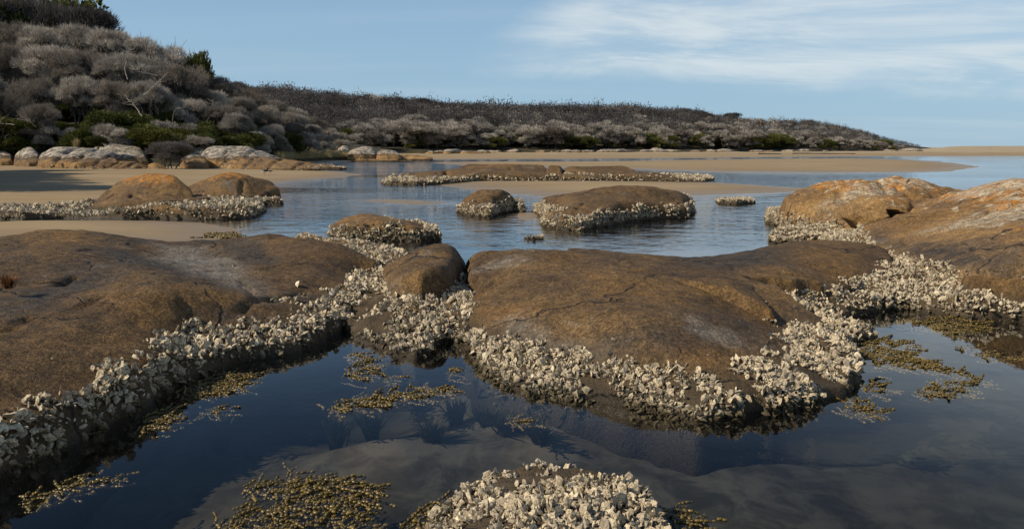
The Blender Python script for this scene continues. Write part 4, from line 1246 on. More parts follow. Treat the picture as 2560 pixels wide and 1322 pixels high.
WEED = [
    ('large mat of bead seaweed at the bottom left of the oyster hump', [(470, 1255), (560, 1225), (650, 1190), (740, 1180), (800, 1200), (900, 1205), (930, 1240), (880, 1270), (910, 1322), (820, 1350), (540, 1350), (520, 1310), (570, 1280), (620, 1255), (560, 1250)], 330, 0.0125, 0.18),
    ('ragged bead seaweed hugging the left side of the oyster hump', [(1010, 1290), (1080, 1250), (1150, 1225), (1220, 1200), (1240, 1215), (1170, 1250), (1100, 1290), (1060, 1340), (990, 1340)], 85, 0.013, 0.0),
    ('dark bead seaweed along the right side of the oyster hump', [(1620, 1260), (1680, 1270), (1740, 1300), (1730, 1350), (1660, 1350), (1650, 1300)], 70, 0.011, 0.0),
    ('long drifting band of bead seaweed in the middle of the pool', [(800, 1020), (850, 995), (930, 985), (1000, 975), (1040, 960), (1110, 970), (1115, 990), (1040, 992), (960, 1005), (880, 1022), (820, 1028)], 175, 0.013, 0.0),
    ('forked clump of bead seaweed in the pool nearer the left slab', [(840, 890), (880, 880), (940, 895), (930, 915), (910, 935), (880, 952), (850, 945), (860, 925), (880, 905)], 100, 0.013, 0.0),
    ('small floating tuft of bead seaweed right of the forked clump', [(945, 945), (965, 935), (985, 945), (970, 952)], 16, 0.012, 0.0),
    ('sparse bead seaweed tips in the pool below the small boulder', [(1100, 925), (1120, 912), (1135, 930), (1120, 945)], 14, 0.012, 0.0),
    ('bead seaweed fringe clinging under the middle of the left slab', [(440, 975), (500, 945), (560, 930), (610, 935), (600, 965), (540, 985), (470, 1000)], 150, 0.013, 0.0),
    ('bead seaweed fringe in the shade under the near left slab', [(340, 1050), (390, 1020), (430, 1025), (400, 1060), (350, 1078)], 60, 0.012, 0.0),
    ('drifting bead seaweed strand at the lower left of the pool', [(30, 1240), (100, 1215), (190, 1195), (290, 1190), (300, 1200), (200, 1215), (120, 1235), (50, 1262)], 60, 0.011, 0.0),
    ('tiny bead seaweed sprig floating off the left slab', [(480, 1030), (520, 1018), (560, 1022), (520, 1032)], 16, 0.011, 0.0),
    ('small brown weed sprig afloat in the middle of the pool', [(1255, 1045), (1285, 1035), (1310, 1050), (1280, 1055)], 14, 0.012, 0.0),
    ('thick brown weed bed beside the right tip of the centre slab', [(2110, 870), (2180, 840), (2260, 855), (2290, 890), (2330, 925), (2250, 920), (2170, 930), (2125, 910)], 260, 0.013, 0.05),
    ('trailing brown weed drifting right from the weed bed', [(2230, 885), (2300, 905), (2400, 930), (2420, 945), (2320, 925), (2240, 910)], 55, 0.012, 0.0),
    ('thin brown weed under the oyster ledge on the right pool', [(2270, 800), (2350, 790), (2460, 800), (2440, 835), (2340, 840), (2280, 825)], 130, 0.013, 0.12),
    ('narrow weed raft near the right edge of the pool', [(2390, 880), (2440, 868), (2540, 895), (2480, 900)], 40, 0.012, 0.0),
    ('ragged brown weed island out in the right pool', [(2300, 965), (2350, 945), (2440, 945), (2500, 960), (2440, 975), (2360, 985), (2310, 995)], 75, 0.012, 0.05),
    ('scattered brown weed tips off the point of the centre slab', [(2140, 960), (2180, 955), (2210, 970), (2170, 985)], 26, 0.012, 0.0),
    ('brown weed skirt around the near right tip of the centre slab', [(2100, 1010), (2150, 990), (2190, 1030), (2150, 1040), (2110, 1030)], 60, 0.012, 0.0),
    ('flat clump of dark weed stranded at the sand edge on the left', [(500, 594), (530, 588), (560, 592), (575, 597), (530, 598)], 60, 0.03, 0.0),
]
for i, (lab, poly, ns, bd, hol) in enumerate(WEED):
    weed_patch(lab, poly, int(ns * (2.0 if i in (7, 8, 12, 13, 14, 16) else 1.35)), bd * 0.9, 300 + i, hollow=hol, mat=None, z=0.05 if i == 19 else 0.002)


def tuft_mesh(seed, n, h, spread, mat, blade=0.004):
    r = np.random.default_rng(seed)
    parts = []
    for i in range(n):
        b = np.array([r.normal(0, spread * .25), r.normal(0, spread * .25), 0])
        dv = np.array([r.normal(0, spread), r.normal(0, spread), h * r.uniform(.6, 1.1)])
        w = np.array([-dv[1], dv[0], 0])
        w = w / (np.linalg.norm(w) + 1e-9) * blade
        mid_ = b + dv * 0.55 + np.array([0, 0, .06 * h])
        v = np.array([b - w, b + w, mid_ + w * .8, mid_ - w * .8, b + dv])
        parts.append((v, np.array([(0, 1, 2), (0, 2, 3), (3, 2, 4)])))
    v, f = merge(parts)
    return mesh_np('stems', v, f, [mat], smooth=False)


for i, (px, py, hgt) in enumerate([(930, 1085, .3), (1140, 1060, .26), (1265, 1110, .32), (1215, 1085, .3), (1295, 1105, .22), (1350, 1130, .32), (1080, 1120, .2), (550, 900 + 200, .3), (700, 985, .28), (840, 1100, .3)]):
    p = W(px, py, -0.3)
    gzv = float(ground_z(np.array([p[0]]), np.array([p[1]]))[0])
    o = add('water_plant', tuft_mesh(700 + i, 130, min(hgt, max(0.06, (-gzv - 0.05) * 0.85)), 0.075, M_dweed, 0.009), None, (p[0], p[1], gzv - 0.01))
    tag(o, 'dark weed tuft standing under water on the pool floor', 'water plant', 'sunken weed tufts')

p = W(20, 712, 0.63)
o = add('shore_plant', tuft_mesh(801, 160, 0.13, 0.055, M_tuft, 0.004), None, (p[0], p[1], 0.60))
tag(o, 'small rusty tuft of stems growing on the left slab', 'plant')

# ------------------------------------------------------------------ land behind
SHX = np.array([-1600, -900, -300, 0, 300, 420, 560, 720, 850, 980])
SHD = np.array([40, 52, 66, 71, 68, 69, 72, 95, 124, 150.])
ZRX = np.array([-1600, -900, 0, 250, 380, 470, 600, 720, 850, 980])
ZRZ = np.array([13, 13, 12, 11, 8.5, 6.0, 4.6, 3.6, 2.0, 0.6])


def hill_z(px, s):
    return 0.6 + np.interp(px, ZRX, ZRZ) * (sstep(s, -6, 52) * 1.05) + np.interp(px, ZRX, ZRZ) * 0.5 * sstep(s, 40, 120)


pxs = np.linspace(-1600, 980, 150)
ss = np.linspace(-1.5, 130, 60)
PX, SS = np.meshgrid(pxs, ss)
DD = np.interp(PX, SHX, SHD) + SS
hz = hill_z(PX, SS)
hx = (PX - CX) / F * (DD * CP)
hz = hz + 0.5 * fbm(hx.ravel(), DD.ravel(), 7, 4, 77).reshape(hz.shape) * sstep(SS, 0, 8) - 0.9 * (SS < -1)
hv = np.c_[hx.ravel(), DD.ravel(), hz.ravel()]
a_, b_ = PX.shape
I, J = np.meshgrid(np.arange(a_ - 1), np.arange(b_ - 1), indexing='ij')
hf = np.stack([I * b_ + J, I * b_ + J + 1, (I + 1) * b_ + J + 1, (I + 1) * b_ + J], -1).reshape(-1, 4)
struct(add('hillside', mesh_np('hillside', hv, hf, [M_hill])))

CRX = np.array([250, 560, 650, 750, 850, 950, 1050, 1150, 1300, 1450, 1600, 1750, 1850, 1950, 2050, 2150, 2230, 2330, 2420])
CRY = np.array([175, 198, 213, 224, 231, 233, 243, 256, 263, 262, 264, 272, 282, 290, 300, 324, 346, 364, 371])
BDX = np.array([250, 900, 1500, 2000, 2330, 2420])
BDD = np.array([215, 235, 262, 292, 325, 335])
TREEH = 7.0


def ridge(px, s):
    D = np.interp(px, BDX, BDD) + s
    Dc = np.interp(px, BDX, BDD) + 115
    yc = np.interp(px, CRX, CRY)
    zc = CAMH + Dc * np.tan(np.arctan((CY - yc) / F) - PITCH)
    th_ = np.interp(px, [250, 1900, 2150, 2330, 2420], [TREEH, TREEH, 4, 1.5, 0.3])
    zc = np.maximum(zc - th_, np.interp(px, [2250, 2350], [0.9, -1.0]))
    b0 = np.interp(px, [2150, 2330], [1.3, -1.2])
    return D, b0 + (zc - b0) * (0.8 * sstep(s, -10, 118) + 0.2 * np.clip(s / 118, 0, 1)) + 0.0 * s


pxs = np.linspace(250, 2350, 170)
ss = np.linspace(-3, 260, 70)
PX, SS = np.meshgrid(pxs, ss)
DD, RZ = ridge(PX, np.minimum(SS, 118))
DD = np.interp(PX, BDX, BDD) + SS
RZ = RZ - 0.06 * np.maximum(SS - 130, 0)
rx = (PX - CX) / F * DD * CP
RZ = RZ + 1.0 * fbm(rx.ravel(), DD.ravel(), 22, 4, 78).reshape(RZ.shape) * sstep(SS, 3, 25) * np.interp(PX, [2000, 2350], [1, .2]) - 1.5 * (SS < -1)
a_, b_ = PX.shape
I, J = np.meshgrid(np.arange(a_ - 1), np.arange(b_ - 1), indexing='ij')
hf = np.stack([I * b_ + J, I * b_ + J + 1, (I + 1) * b_ + J + 1, (I + 1) * b_ + J], -1).reshape(-1, 4)
struct(add('far_hill', mesh_np('far_hill', np.c_[rx.ravel(), DD.ravel(), RZ.ravel()], hf, [M_hill])))


def slivers(p, dvec, length, width, r):
    """thin triangles: base p, pointing along dvec"""
    n = len(p)
    sd = np.cross(dvec, r.standard_normal((n, 3)))
    sd /= np.linalg.norm(sd, axis=1)[:, None] + 1e-9
    a = p - sd * width[:, None]
    b = p + sd * width[:, None]
    c = p + dvec * length[:, None]
    v = np.stack([a, b, c], 1).reshape(-1, 3)
    f = np.arange(3 * n).reshape(-1, 3)
    return v, f


def clump(c, rad, n, r, squash=0.75, ln=0.3, wd=0.035, up=0.8, lowcut=-0.35):
    ph = r.uniform(0, 6.28, 6)
    d = r.standard_normal((n * 2, 3))
    d /= np.linalg.norm(d, axis=1)[:, None]
    d = d[d[:, 2] > lowcut][:n]
    m = len(d)
    k = (0.5 + 0.5 * r.random(m) ** 0.5)
    lump = 1 + 0.20 * np.sin(d[:, 0] * 5 + ph[0]) * np.cos(d[:, 1] * 5 + ph[1]) + 0.20 * np.sin(d[:, 0] * 9 + ph[2]) * np.sin(d[:, 1] * 9 + d[:, 2] * 6 + ph[3])
    p = c + d * (rad * k * lump)[:, None] * np.array([1, 1, squash])
    t_ = d + np.array([0, 0, up]) + 0.45 * r.standard_normal((m, 3))
    t_ /= np.linalg.norm(t_, axis=1)[:, None]
    return slivers(p, t_, ln * r.uniform(.6, 1.3, m), wd * r.uniform(.6, 1.3, m), r)


def branch_path(a, b, r, sag=0.25, n=6):
    tt = np.linspace(0, 1, n)[:, None]
    p = a + (b - a) * tt
    p[:, :2] = a[:2] + (b[:2] - a[:2]) * (tt ** 1.5)
    j = r.normal(0, sag * 0.12, (n, 3)) * np.linalg.norm(b - a)
    j[0] = 0
    j[-1] = 0
    return p + j * 0.6


def grey_tree(seed, H, Wd, ncl, ntw, ln, wd, stems=3, mat=None, low=0.42, crf=(.19, .27), tubeside=5, pside=0.12, lowcut=-0.12, ttop=0.84, up=0.8, nbr=5):
    r = np.random.default_rng(seed)
    crown, trunk = [], []
    bases = [np.array([r.normal(0, .18), r.normal(0, .18), -0.4]) for _ in range(stems)]
    forks = [b + np.array([r.normal(0, .5), r.normal(0, .5), H * r.uniform(.22, .42) + .4]) for b in bases]
    for b, fk in zip(bases, forks):
        trunk.append(tube(branch_path(b, fk, r, .5), np.linspace(H * .028, H * .02, 6), tubeside))
    for i in range(ncl):
        an = i * 2.399 + r.normal(0, .3)
        q = math.sqrt((i + .5) / ncl)
        rad = Wd * .42 * q * r.uniform(.8, 1.1)
        zz_ = H * (ttop - 0.20 * q * q + r.normal(0, .05))
        if r.random() < pside:
            zz_ = H * r.uniform(low, .6)
        c = np.array([math.cos(an) * rad, math.sin(an) * rad, zz_])
        cr = Wd * r.uniform(*crf) * (1.12 - .3 * q)
        c[2] = min(c[2], H - cr * .72)
        crown.append(clump(c, cr, int(ntw), r, r.uniform(.55, .8), ln, wd, up, lowcut))
        fk = forks[int(np.argmin([np.linalg.norm(c[:2] - k[:2]) + r.random() for k in forks]))]
        trunk.append(tube(branch_path(fk, c - [0, 0, cr * .1], r, .6), np.linspace(H * .017, H * .004, 6), tubeside))
        for _ in range(nbr):
            tip = c + r.normal(0, cr * .5, 3) + [0, 0, cr * .15]
            mid_ = fk + (c - fk) * r.uniform(.4, .75)
            trunk.append(tube(branch_path(mid_, tip, r, .6, 4), np.linspace(H * .007, H * .0025, 4), 3))
    v, f = merge([x for x in trunk])
    mi = np.concatenate([np.full(len(x[1]), int(q_ >= stems and r.random() < .28)) for q_, x in enumerate(trunk)])
    tm = mesh_np('trunk', v, f, [M_bark, M_limb], midx=mi)
    v, f = merge(crown)
    cm = mesh_np('crown', v, f, [mat or M_twig], smooth=False)
    return tm, cm, H


def put_tree(name, proto, label, cat, loc, height, rotz, group, wscale=1.0, bark=None):
    tm, cm, H = proto
    s = height / H
    e = bpy.data.objects.new(name, None)
    e.empty_display_size = 0.3
    e.location = loc
    e.rotation_euler = (0, 0, rotz)
    e.scale = (s * wscale, s * wscale, s)
    COL.objects.link(e)
    tag(e, label, cat, group)
    if tm is not None:
        add('trunk', tm, e)
    add('crown', cm, e)
    return e


NEAR = [grey_tree(400 + i, 6.5, 5.4 + .5 * (i % 3), 24, 760, 0.40, 0.018, 4 + i % 3, [M_twig, M_twig, M_twig2][i % 3], crf=(.10, .25), ttop=.88, pside=.2, lowcut=-.45, nbr=11) for i in range(9)]
BUSH = [grey_tree(450 + i, 2.6, 3.2, 7, 1100, 0.24, 0.020, 4, low=.3, pside=.4, lowcut=-.4) for i in range(3)]
GREEN = [grey_tree(470 + i, 2.8, 4.0, 12, 900, 0.22, 0.045, 4, M_green, up=.25, low=.2, pside=.5, lowcut=-.4) for i in range(3)]
FARG = [grey_tree(500 + i, 6.0, 7.0, 14 + i % 4, 330, 0.6, 0.055, 3, [M_twig, M_twig, M_twig, M_twig2][i % 4], low=.2, tubeside=3, crf=(.08, .22), pside=.45, lowcut=-.3, ttop=.8) for i in range(7)]
FARGREEN = [grey_tree(520 + i, 4.0, 6.0, 14, 520, 0.3, 0.11, 2, M_fgreen, up=.15, low=.2, tubeside=3, pside=.4, lowcut=-.3) for i in range(2)]
FARDARK = [grey_tree(540 + i, 7.0, 6.5, 14, 220, 0.7, 0.045, 3, M_dtwig, low=.4, tubeside=3, lowcut=-.3) for i in range(2)]

SILX = np.array([-400, -100, 0, 60, 130, 200, 270, 330, 390, 430, 460, 490, 530, 570, 620, 660, 720, 780, 840, 880])
SILY = np.array([20, 40, 58, 50, 48, 62, 50, 52, 72, 100, 140, 188, 190, 200, 225, 240, 262, 292, 318, 340])


def seg_name(px):
    for lim, nm in ((60, 'at the far left of the wooded slope'), (200, 'above the upright white boulder'), (330, 'above the broad white slab'), (450, 'in the tallest part of the left wood'), (560, 'right of the tallest crowns on the slope'), (700, 'on the lower right of the slope'), (2000, 'at the right end of the left wood')):
        if px < lim:
            return nm


rt = random.Random(5)
rows = [(5, 0.34), (12, 0.52), (20, 0.76), (30, 1.0)]
for k, (s, frac) in enumerate(rows):
    px = -330 + 17 * k
    while px < 880:
        D = float(np.interp(px, SHX, SHD)) + s + rt.uniform(-1.5, 1.5)
        step = rt.uniform(80, 125) * 70 / D
        ysil = float(np.interp(px, SILX, SILY))
        ybase = float(np.interp(px, [0, 300, 560, 860], [325, 320, 320, 362]))
        yt = ybase + (ysil - ybase) * (frac + rt.uniform(-.09, .06)) + (rt.uniform(0, 8))
        yt = max(yt, ysil + 1)
        zt = WD(px, yt, D)[2]
        zb = float(hill_z(px, s)) - 0.1
        h = zt - zb
        if h > 2.2 and not (k == 0 and rt.random() < .68) and not (k < 2 and 200 < px < 460 and rt.random() < .75):
            h = min(h, 9.5 if k < 3 else 8)
            proto = NEAR[rt.randrange(9)] if h > 3.6 else BUSH[rt.randrange(3)]
            x = XD(px, D, zb + h)[0]
            rowname = ['front row', 'middle', 'upper', 'skyline'][k]
            sg = seg_name(px)
            put_tree('coastal_tree', proto, '%s grey tree %s' % (['front row', 'mid slope', 'upper slope', 'skyline'][k], sg), 'tree', (x, D, zb), h, rt.uniform(0, 6.28),
                     'grey trees, %s, %s' % (rowname, sg), wscale=rt.uniform(.85, 1.1))
        px += step
# darker bare trees behind, at the top left
for i in range(16):
    px = -60 + i * 21
    D = 118 + rt.uniform(-3, 6)
    zb = float(hill_z(px, 46))
    zt = WD(px, rt.uniform(-10, 14) + max(0, px - 170) * .35, D)[2]
    put_tree('coastal_tree', (FARDARK if i % 8 != 3 else FARGREEN)[i % 2], 'thin dark tree on the skyline at the top left corner' if i % 8 != 3 else 'olive green tree on the skyline at the top left corner', 'tree',
             (XD(px, D, zt)[0], D, zb), max(zt - zb, 4), rt.uniform(0, 6), 'dark skyline trees' if i % 8 != 3 else 'olive skyline trees', .8)
# olive tree sticking out right of the tallest crowns
D = 100
zt = WD(485, 140, D)[2]
zb = float(hill_z(485, 28))
put_tree('coastal_tree', FARGREEN[0], 'olive green tree poking up behind the tallest grey crowns', 'tree', (XD(485, D, zt)[0], D, zb), zt - zb, 1.0, None, .36)
# trees beyond the left edge of the frame whose shadows streak the sand
for i in range(7):
    y = 30 + i * 3.4
    x = -.643 * y - 7.2 - 1.2 * (i % 2)
    put_tree('coastal_tree', NEAR[i % 6], 'grey tree just outside the left edge shading the sand', 'tree', (x, y, 0.4), 7.4 - .5 * (i % 3), i * 1.3, 'trees outside the left edge')
# green understorey
for i in range(105):
    px = rt.uniform(-60, 760)
    s = rt.uniform(1.5, 21)
    D = float(np.interp(px, SHX, SHD)) + s
    zb = float(hill_z(px, s)) - .1
    if px > 560 and rt.random() < .55:
        continue
    sg = seg_name(px)
    put_tree('green_shrub', GREEN[i % 3], 'dark green shrub %s' % sg, 'shrub', (XD(px, D, zb)[0], D, zb), rt.uniform(1.6, 3.4), rt.uniform(0, 6), 'green shrubs ' + sg, rt.uniform(.9, 1.3))
for i in range(34):
    px = rt.uniform(-40, 800)
    s = rt.uniform(.5, 12)
    D = float(np.interp(px, SHX, SHD)) + s
    zb = float(hill_z(px, s)) - .1
    sg = seg_name(px)
    put_tree('grey_shrub', BUSH[i % 3], 'low grey twiggy shrub %s' % sg, 'shrub', (XD(px, D, zb)[0], D, zb), rt.uniform(1.6, 2.9), rt.uniform(0, 6), 'grey shrubs ' + sg, rt.uniform(.9, 1.2))
# the dark grey bush in front of the shore rocks
DB = grey_tree(599, 2.2, 3.0, 14, 900, 0.2, 0.016, 4, M_dtwig, low=.12)
pb = XD(428, 60.5)
put_tree('grey_shrub', DB, 'dark grey bare bush hanging over the shore rocks', 'shrub', (pb[0], 60.3, .25), 2.1, .4, None, 1.0)
put_tree('green_shrub', GREEN[1], 'bright green bush on top of the white shore slab', 'shrub', (XD(247, 67)[0], 67, 1.75), 1.1, .9, None, 1.1)
put_tree('green_shrub', GREEN[2], 'sunlit green bush behind the flat white slab', 'shrub', (XD(490, 74)[0], 74, 1.4), 2.4, 2.9, None, 1.2)

# bleached dead branches among the trees
def dead_branch(label, pts, r0, seed):
    r = np.random.default_rng(seed)
    pts = np.array([WD(*q) for q in pts])
    base = pts[0].copy()
    tt = np.linspace(0, 1, 9)
    src = np.linspace(0, 1, len(pts))
    path = np.c_[[np.interp(tt, src, pts[:, i]) for i in range(3)]].T + r.normal(0, r0 * 0.45, (9, 3))
    r0 = r0 * .5
    parts = [tube(path, np.linspace(r0, r0 * .35, 9), 5)]
    for k in range(14):
        a = path[r.integers(3, 8)]
        b = a + np.array([r.normal(0, .55), r.normal(0, .4), r.uniform(.0, .9)]) * r.uniform(.5, 1.3)
        parts.append(tube(branch_path(a, b, r, .6, 4), np.linspace(r0 * .5, r0 * .15, 4), 4))
    v, f = merge(parts)
    o = add('dead_branch', mesh_np('dead_branch', v - base, f, [M_dead]), None, base)
    tag(o, label, 'branch')


dead_branch('forked bleached branch low on the slope at the far left', [(90, 318, 72), (75, 305, 71.5), (55, 292, 71)], .07, 1)
dead_branch('bleached branch lying level at the left edge of the slope', [(35, 312, 71), (0, 309, 71), (-30, 312, 71)], .06, 2)
dead_branch('tall curving bleached limb high in the tallest grey crowns', [(318, 200, 76), (312, 160, 76), (318, 130, 75.8), (340, 118, 75.5)], .10, 3)
dead_branch('pale straight limb leaning in the shade of the tallest trees', [(360, 240, 75), (385, 215, 74.5), (415, 188, 74)], .09, 4)
dead_branch('bleached branch spread over the dark gap above the white slab', [(395, 190, 76), (350, 180, 75.5), (325, 165, 75)], .08, 5)
dead_branch('pale dead snag with level twigs above the grey bush', [(430, 300, 74), (437, 270, 73.8), (455, 272, 73.5), (470, 262, 73.3)], .06, 6)
dead_branch('fallen bleached limb slanting under the tallest trees', [(355, 290, 72), (335, 262, 72.5), (310, 235, 73)], .08, 7)
dead_branch('pale branch at the right side of the left wood', [(520, 300, 82), (535, 275, 82), (530, 250, 82)], .08, 8)
dead_branch('small dead snag on the sand at the end of the left shore', [(718, 398, 86), (722, 388, 86), (735, 392, 86)], .05, 9)
dead_branch('white dead snag beside the far point rocks', [(850, 368, 138), (846, 352, 138), (842, 356, 138)], .13, 10)

# dune grass behind the pocket beach
gp, gd = [], []
rg = np.random.default_rng(77)
N = 9000
px = rg.uniform(690, 900, N)
s = rg.uniform(-3, 8, N)
D = np.interp(px, SHX, SHD) + s
gxy = np.c_[(px - CX) / F * D * CP, D]
zb = np.maximum(hill_z(px, s), ground_z(gxy[:, 0], gxy[:, 1])) - .05
dv = rg.normal(0, .35, (N, 3)) + [0, 0, 1]
dv /= np.linalg.norm(dv, axis=1)[:, None]
v, f = slivers(np.c_[gxy, zb], dv, rg.uniform(.4, 1.1, N), np.full(N, .03), rg)
o = add('grass', mesh_np('grass', v, f, [M_grass], smooth=False))
tag(o, 'pale dune grass behind the pocket beach', 'grass', kind='stuff')
o = add('grass_tussock', tuft_mesh(803, 200, 1.0, .22, M_grass, .012), None, (*XD(195, 66.5), 1.7))
tag(o, 'dry straw coloured tussock on the white shore slab', 'grass')

# ------------------------------------------------------------------ far shore: round grey trees, green scrub, boulders
rf = random.Random(11)


def ridge_seg(px):
    for lim, nm in ((560, 'the tallest left trees'), (870, 'the end of the left wood'), (1010, 'the far point rocks'), (1200, 'the far sandbar tip'), (1420, 'the knob boulder'), (1650, 'the domed boulder'), (1850, 'the tiny oyster rock'), (3000, 'the drift logs')):
        if px < lim:
            return nm


def far_seg(px):
    for lim, nm in ((1010, 'behind the far point rocks'), (1200, 'above the left end of the far beach'), (1420, 'on the far shore over the knob boulder'), (1650, 'on the far shore over the domed boulder'),
                    (1850, 'on the far shore over the tiny oyster rock'), (2050, 'on the far shore over the drift logs'), (3000, 'at the right end of the far hill')):
        if px < lim:
            return nm

for i in range(210):
    px = 870 + (2230 - 870) * (i + rf.uniform(-.4, .4)) / 210
    s = rf.choice((4, 8, 12, 18, 26, 34)) + rf.uniform(-2, 2)
    D, zb = ridge(np.array([px]), np.array([s]))
    D, zb = float(D[0]), float(zb[0]) - .2
    h = rf.uniform(5.0, 8.6) * float(np.interp(px, [870, 1000, 1900, 2230], [.75, 1.0, .9, .45]))
    if rf.random() < (.2 if px < 1450 else .32) and s < 30:
        proto, lab, grp, h = FARGREEN[i % 2], 'olive green scrub ' + far_seg(px), 'green scrub ' + far_seg(px), h * .75
        nm, ct = 'green_shrub', 'shrub'
    else:
        proto = FARG[i % 7]
        lab = '%s round tree %s' % ('front' if s < 10 else ('second row' if s < 20 else 'upslope'), far_seg(px))
        grp = lab + 's'
        nm, ct = 'coastal_tree', 'tree'
    put_tree(nm, proto, lab, ct, (XD(px, D, zb)[0], D, zb), h, rf.uniform(0, 6.28), grp, rf.uniform(.9, 1.2))
for i in range(70):
    px = rf.uniform(1450, 2260)
    s = rf.uniform(30, 112)
    D, zb = ridge(np.array([px]), np.array([s]))
    D, zb = float(D[0]), float(zb[0]) - .3
    h = rf.uniform(4.0, 6.0) * float(np.interp(px, [1900, 2260], [1, .45]))
    put_tree('coastal_tree', FARG[i % 6], ('tall' if h > 4.4 else 'low') + ' grey crown up the far hill over ' + ridge_seg(px), 'tree', (XD(px, D, zb)[0], D, zb), h, rf.uniform(0, 6.28), 'grey crowns up the far hill over ' + ridge_seg(px), rf.uniform(.9, 1.2))
for i in range(26):
    px = rf.uniform(860, 2250)
    s = rf.uniform(2, 28)
    D, zb = ridge(np.array([px]), np.array([s]))
    D, zb = float(D[0]), float(zb[0]) - .2
    put_tree('green_shrub', FARGREEN[i % 2], 'olive green scrub ' + far_seg(px), 'shrub', (XD(px, D, zb)[0], D, zb), rf.uniform(2.4, 4.2), rf.uniform(0, 6.28), 'green scrub ' + far_seg(px), 1.2)

for i in range(80):
    px = 300 + (2200 - 300) * (i + rf.uniform(-.5, .5)) / 80
    s = rf.uniform(95, 120)
    D, zb = ridge(np.array([px]), np.array([s]))
    D, zb = float(D[0]), float(zb[0]) - .3
    h = rf.uniform(4.5, 7.6) * float(np.interp(px, [1800, 2200], [1, .5]))
    put_tree('coastal_tree', FARDARK[i % 2] if i % 3 else FARG[i % 7], ('dark tree' if i % 3 else 'grey tree') + ' on the far ridge over ' + ridge_seg(px), 'tree', (XD(px, D, zb)[0], D, zb), h, rf.uniform(0, 6.28),
             ('dark' if i % 3 else 'grey') + ' trees on the far ridge over ' + ridge_seg(px), rf.uniform(.9, 1.4))

# the burnt forest on the far hill: a single mass of bare stems
def bare_tree(seed):
    r = np.random.default_rng(seed)
    parts = []
    n = 5
    lean = r.normal(0, .5, 2)
    h = 6.5
    top = np.array([lean[0], lean[1], h * .8])
    v, f = tube(np.array([[0, 0, -.5], [lean[0] * .3, lean[1] * .3, h * .4], top]), [.14, .10, .05], 3)
    parts.append((v, np.concatenate([f[:, [0, 1, 2]], f[:, [0, 2, 3]]])))
    for k in range(6):
        a = np.array([0, 0, h * r.uniform(.3, .75)])
        d = np.array([r.normal(0, .5), r.normal(0, .5), r.uniform(.5, 1)])
        d /= np.linalg.norm(d)
        parts.append(slivers(a[None], d[None], np.array([r.uniform(.9, 1.9)]), np.array([.09]), r))
    m = 27
    d = r.standard_normal((m, 3))
    d *= np.minimum(1, 1.45 / np.linalg.norm(d, axis=1))[:, None]
    p = np.array([lean[0] * .7, lean[1] * .7, h * .70]) + d * [1.05, 1.05, .95]
    t_ = r.normal(0, .9, (m, 3)) + [0, 0, .7]
    t_ /= np.linalg.norm(t_, axis=1)[:, None]
    parts.append(slivers(p, t_, r.uniform(.4, .95, m), r.uniform(.06, .13, m), r))
    return merge(parts)


def forest(N, pxr, sr, seed, mat, label, scale=(.75, 1.2), name='burnt_forest'):
    r = np.random.default_rng(seed)
    px = r.uniform(*pxr, N)
    s = r.uniform(*sr, N)
    D, zb = ridge(px, np.minimum(s, 118))
    D = np.interp(px, BDX, BDD) + s
    zb = zb - .06 * np.maximum(s - 130, 0)
    x = (px - CX) / F * D * CP
    zb = zb + 1.0 * fbm(x, D, 22, 4, 78) * sstep(s, 3, 25) * np.interp(px, [2000, 2350], [1, .2]) - .3
    sc = r.uniform(*scale, N) * (1 + 0.30 * np.clip(fbm(x, D, 30, 3, seed + 4), -.6, 1)) * np.where(r.random(N) < .04, 1.25, 1) * np.interp(px, [1900, 2150, 2330], [1, .7, .2])
    an = r.uniform(0, 6.28, N)
    c, sn = np.cos(an) * sc, np.sin(an) * sc
    z0 = np.zeros(N)
    Mx = np.stack([np.stack([c, -sn, z0, x], -1), np.stack([sn, c, z0, D], -1), np.stack([z0, z0, sc, zb], -1)], 1)
    vs, fs, off = [], [], 0
    ch = r.integers(6, size=N)
    for k in range(6):
        tv, tf = bare_tree(900 + k)
        vv, ff = replicate(tv, tf, Mx[ch == k])
        vs.append(vv)
        fs.append(ff + off)
        off += len(vv)
    o = add(name, mesh_np(name, np.concatenate(vs), np.concatenate(fs), [mat], smooth=False))
    tag(o, label, 'forest', kind='stuff')


forest(5600, (300, 1750), (20, 150), 1, M_dtwig, 'dark burnt forest covering the left half of the far hill', (.9, 1.35))
forest(2500, (1700, 2300), (14, 140), 2, M_dtwig, 'dark thin forest on the right half of the far hill', (.7, 1.05))
forest(800, (900, 2200), (16, 120), 3, M_dead, 'pale bare stems standing among the burnt forest', (.6, .95), 'bare_stems')

FB = [ico_rock(60 + i, .55) for i in range(4)]
for i in range(64):
    px = rf.uniform(1030, 1800) if i < 50 else rf.uniform(1750, 2300)
    D0 = float(np.interp(px, BDX, BDD))
    D = D0 - rf.uniform(-5, 9)
    x = XD(px, D)[0]
    zb = float(max(ground_z(np.array([x]), np.array([D]))[0], 0))
    sc = rf.uniform(.6, 1.8) * (1.5 if i % 9 == 0 else 1)
    o = add('far_boulder', FB[i % 4], None, (x, D, zb), rf.uniform(0, 6.28), (sc * rf.uniform(1, 2.2), sc, sc))
    tag(o, 'pale far beach boulder behind ' + ridge_seg(px), 'boulder', 'far beach boulders behind ' + ridge_seg(px))

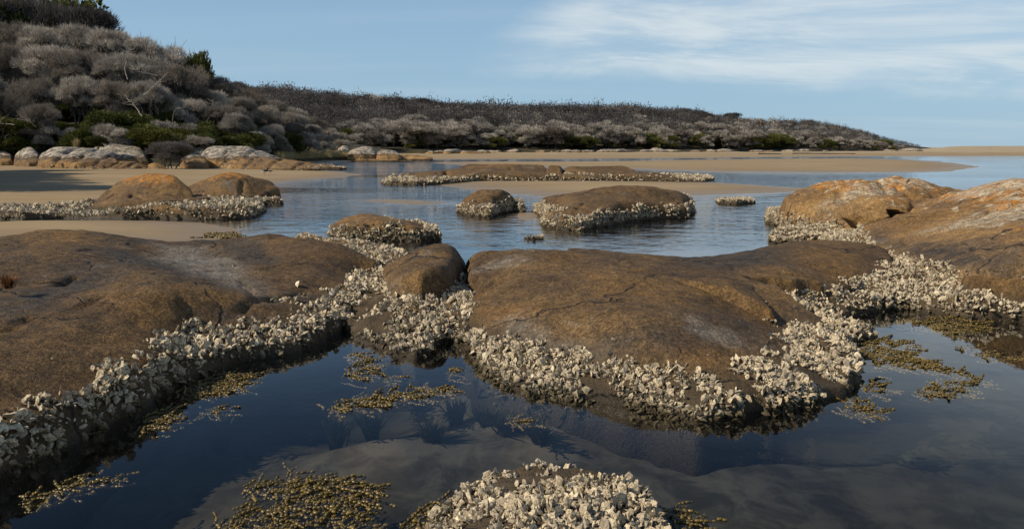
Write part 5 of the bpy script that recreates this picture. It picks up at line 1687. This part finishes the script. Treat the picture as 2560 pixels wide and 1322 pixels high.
# driftwood on the far beach
for i, (px, D, ln_, lab) in enumerate([(2060, 232, 9.0, 'long dark drift log lying on the far beach'), (1925, 225, 3.2, 'short dark drift log left of the long one')]):
    x = XD(px, D)[0]
    zb = float(ground_z(np.array([x]), np.array([float(D)]))[0])
    r = np.random.default_rng(i)
    pth = np.c_[np.linspace(-ln_, ln_, 9) / 2 * 2, r.normal(0, .2, 9), .12 + r.normal(0, .04, 9)]
    v, f = tube(pth, np.linspace(.28, .12, 9), 7)
    tag(add('driftwood', mesh_np('driftwood', v, f, [M_bark]), None, (x, D, zb)), lab, 'driftwood')

# ------------------------------------------------------------------ two shore birds
def bird(label, px, py, flip, scale):
    p = W(px, py, 0.12)
    zb = float(ground_z(np.array([p[0]]), np.array([p[1]]))[0])
    e = bpy.data.objects.new('shore_bird', None)
    e.empty_display_size = .1
    e.location = (p[0], p[1], zb)
    e.rotation_euler = (0, 0, math.pi if flip else 0)
    e.scale = (scale,) * 3
    COL.objects.link(e)
    tag(e, label, 'bird')
    # body, neck and head: one surface along a spine
    sp = np.array([[-.24, 0, .19], [-.20, 0, .20], [-.10, 0, .21], [0, 0, .215], [.09, 0, .225], [.15, 0, .26], [.175, 0, .305], [.195, 0, .335], [.225, 0, .335], [.243, 0, .33]])
    rd = [.006, .028, .065, .08, .07, .046, .034, .037, .03, .01]
    v, f = tube(sp, rd, 10)
    zc = v[f].mean(1)
    mi = ((zc[:, 2] < .20) & (zc[:, 0] < .1)).astype(int)
    add('body', mesh_np('body', v, f, [M_blackbird, M_whitebird], midx=mi), e)
    v, f = tube([[.235, 0, .332], [.29, 0, .325], [.335, 0, .318]], [.011, .008, .003], 6)
    add('bill', mesh_np('bill', v, f, [M_bill]), e)
    for sgn in (-1, 1):
        v, f = tube([[.0, sgn * .03, .15], [-.012, sgn * .03, .08], [.0, sgn * .03, .0], [.05, sgn * .032, .004]], [.009, .006, .006, .004], 5)
        add('leg', mesh_np('leg', v, f, [M_bill]), e)


bird('black and white wading bird feeding on the left sand', 661, 439.5, False, 1.15)
bird('smaller wading bird just right of the first on the sand', 675, 438, True, .9)
# things that share a description and are few: told apart by their order
ORD = ['first', 'second', 'third', 'fourth', 'fifth', 'sixth', 'seventh', 'eighth', 'ninth', 'tenth', 'eleventh', 'twelfth', 'thirteenth', 'fourteenth', 'fifteenth', 'sixteenth', 'seventeenth', 'eighteenth', 'nineteenth', 'twentieth', 'twenty-first', 'twenty-second', 'twenty-third', 'twenty-fourth', 'twenty-fifth', 'twenty-sixth']
bylab = {}
for o in bpy.data.objects:
    if o.parent is None and 'label' in o and 'outside the left' not in o['label']:
        bylab.setdefault(o['label'], []).append(o)
for lab, obs in bylab.items():
    if 1 < len(obs) <= 26 and len(lab.split()) <= 13:
        obs.sort(key=lambda o: o.location.x / max(o.location.y, .1))
        for k, o in enumerate(obs):
            o['label'] = '%s, %s from left' % (lab, ORD[k])
print('scene done', len(bpy.data.objects))
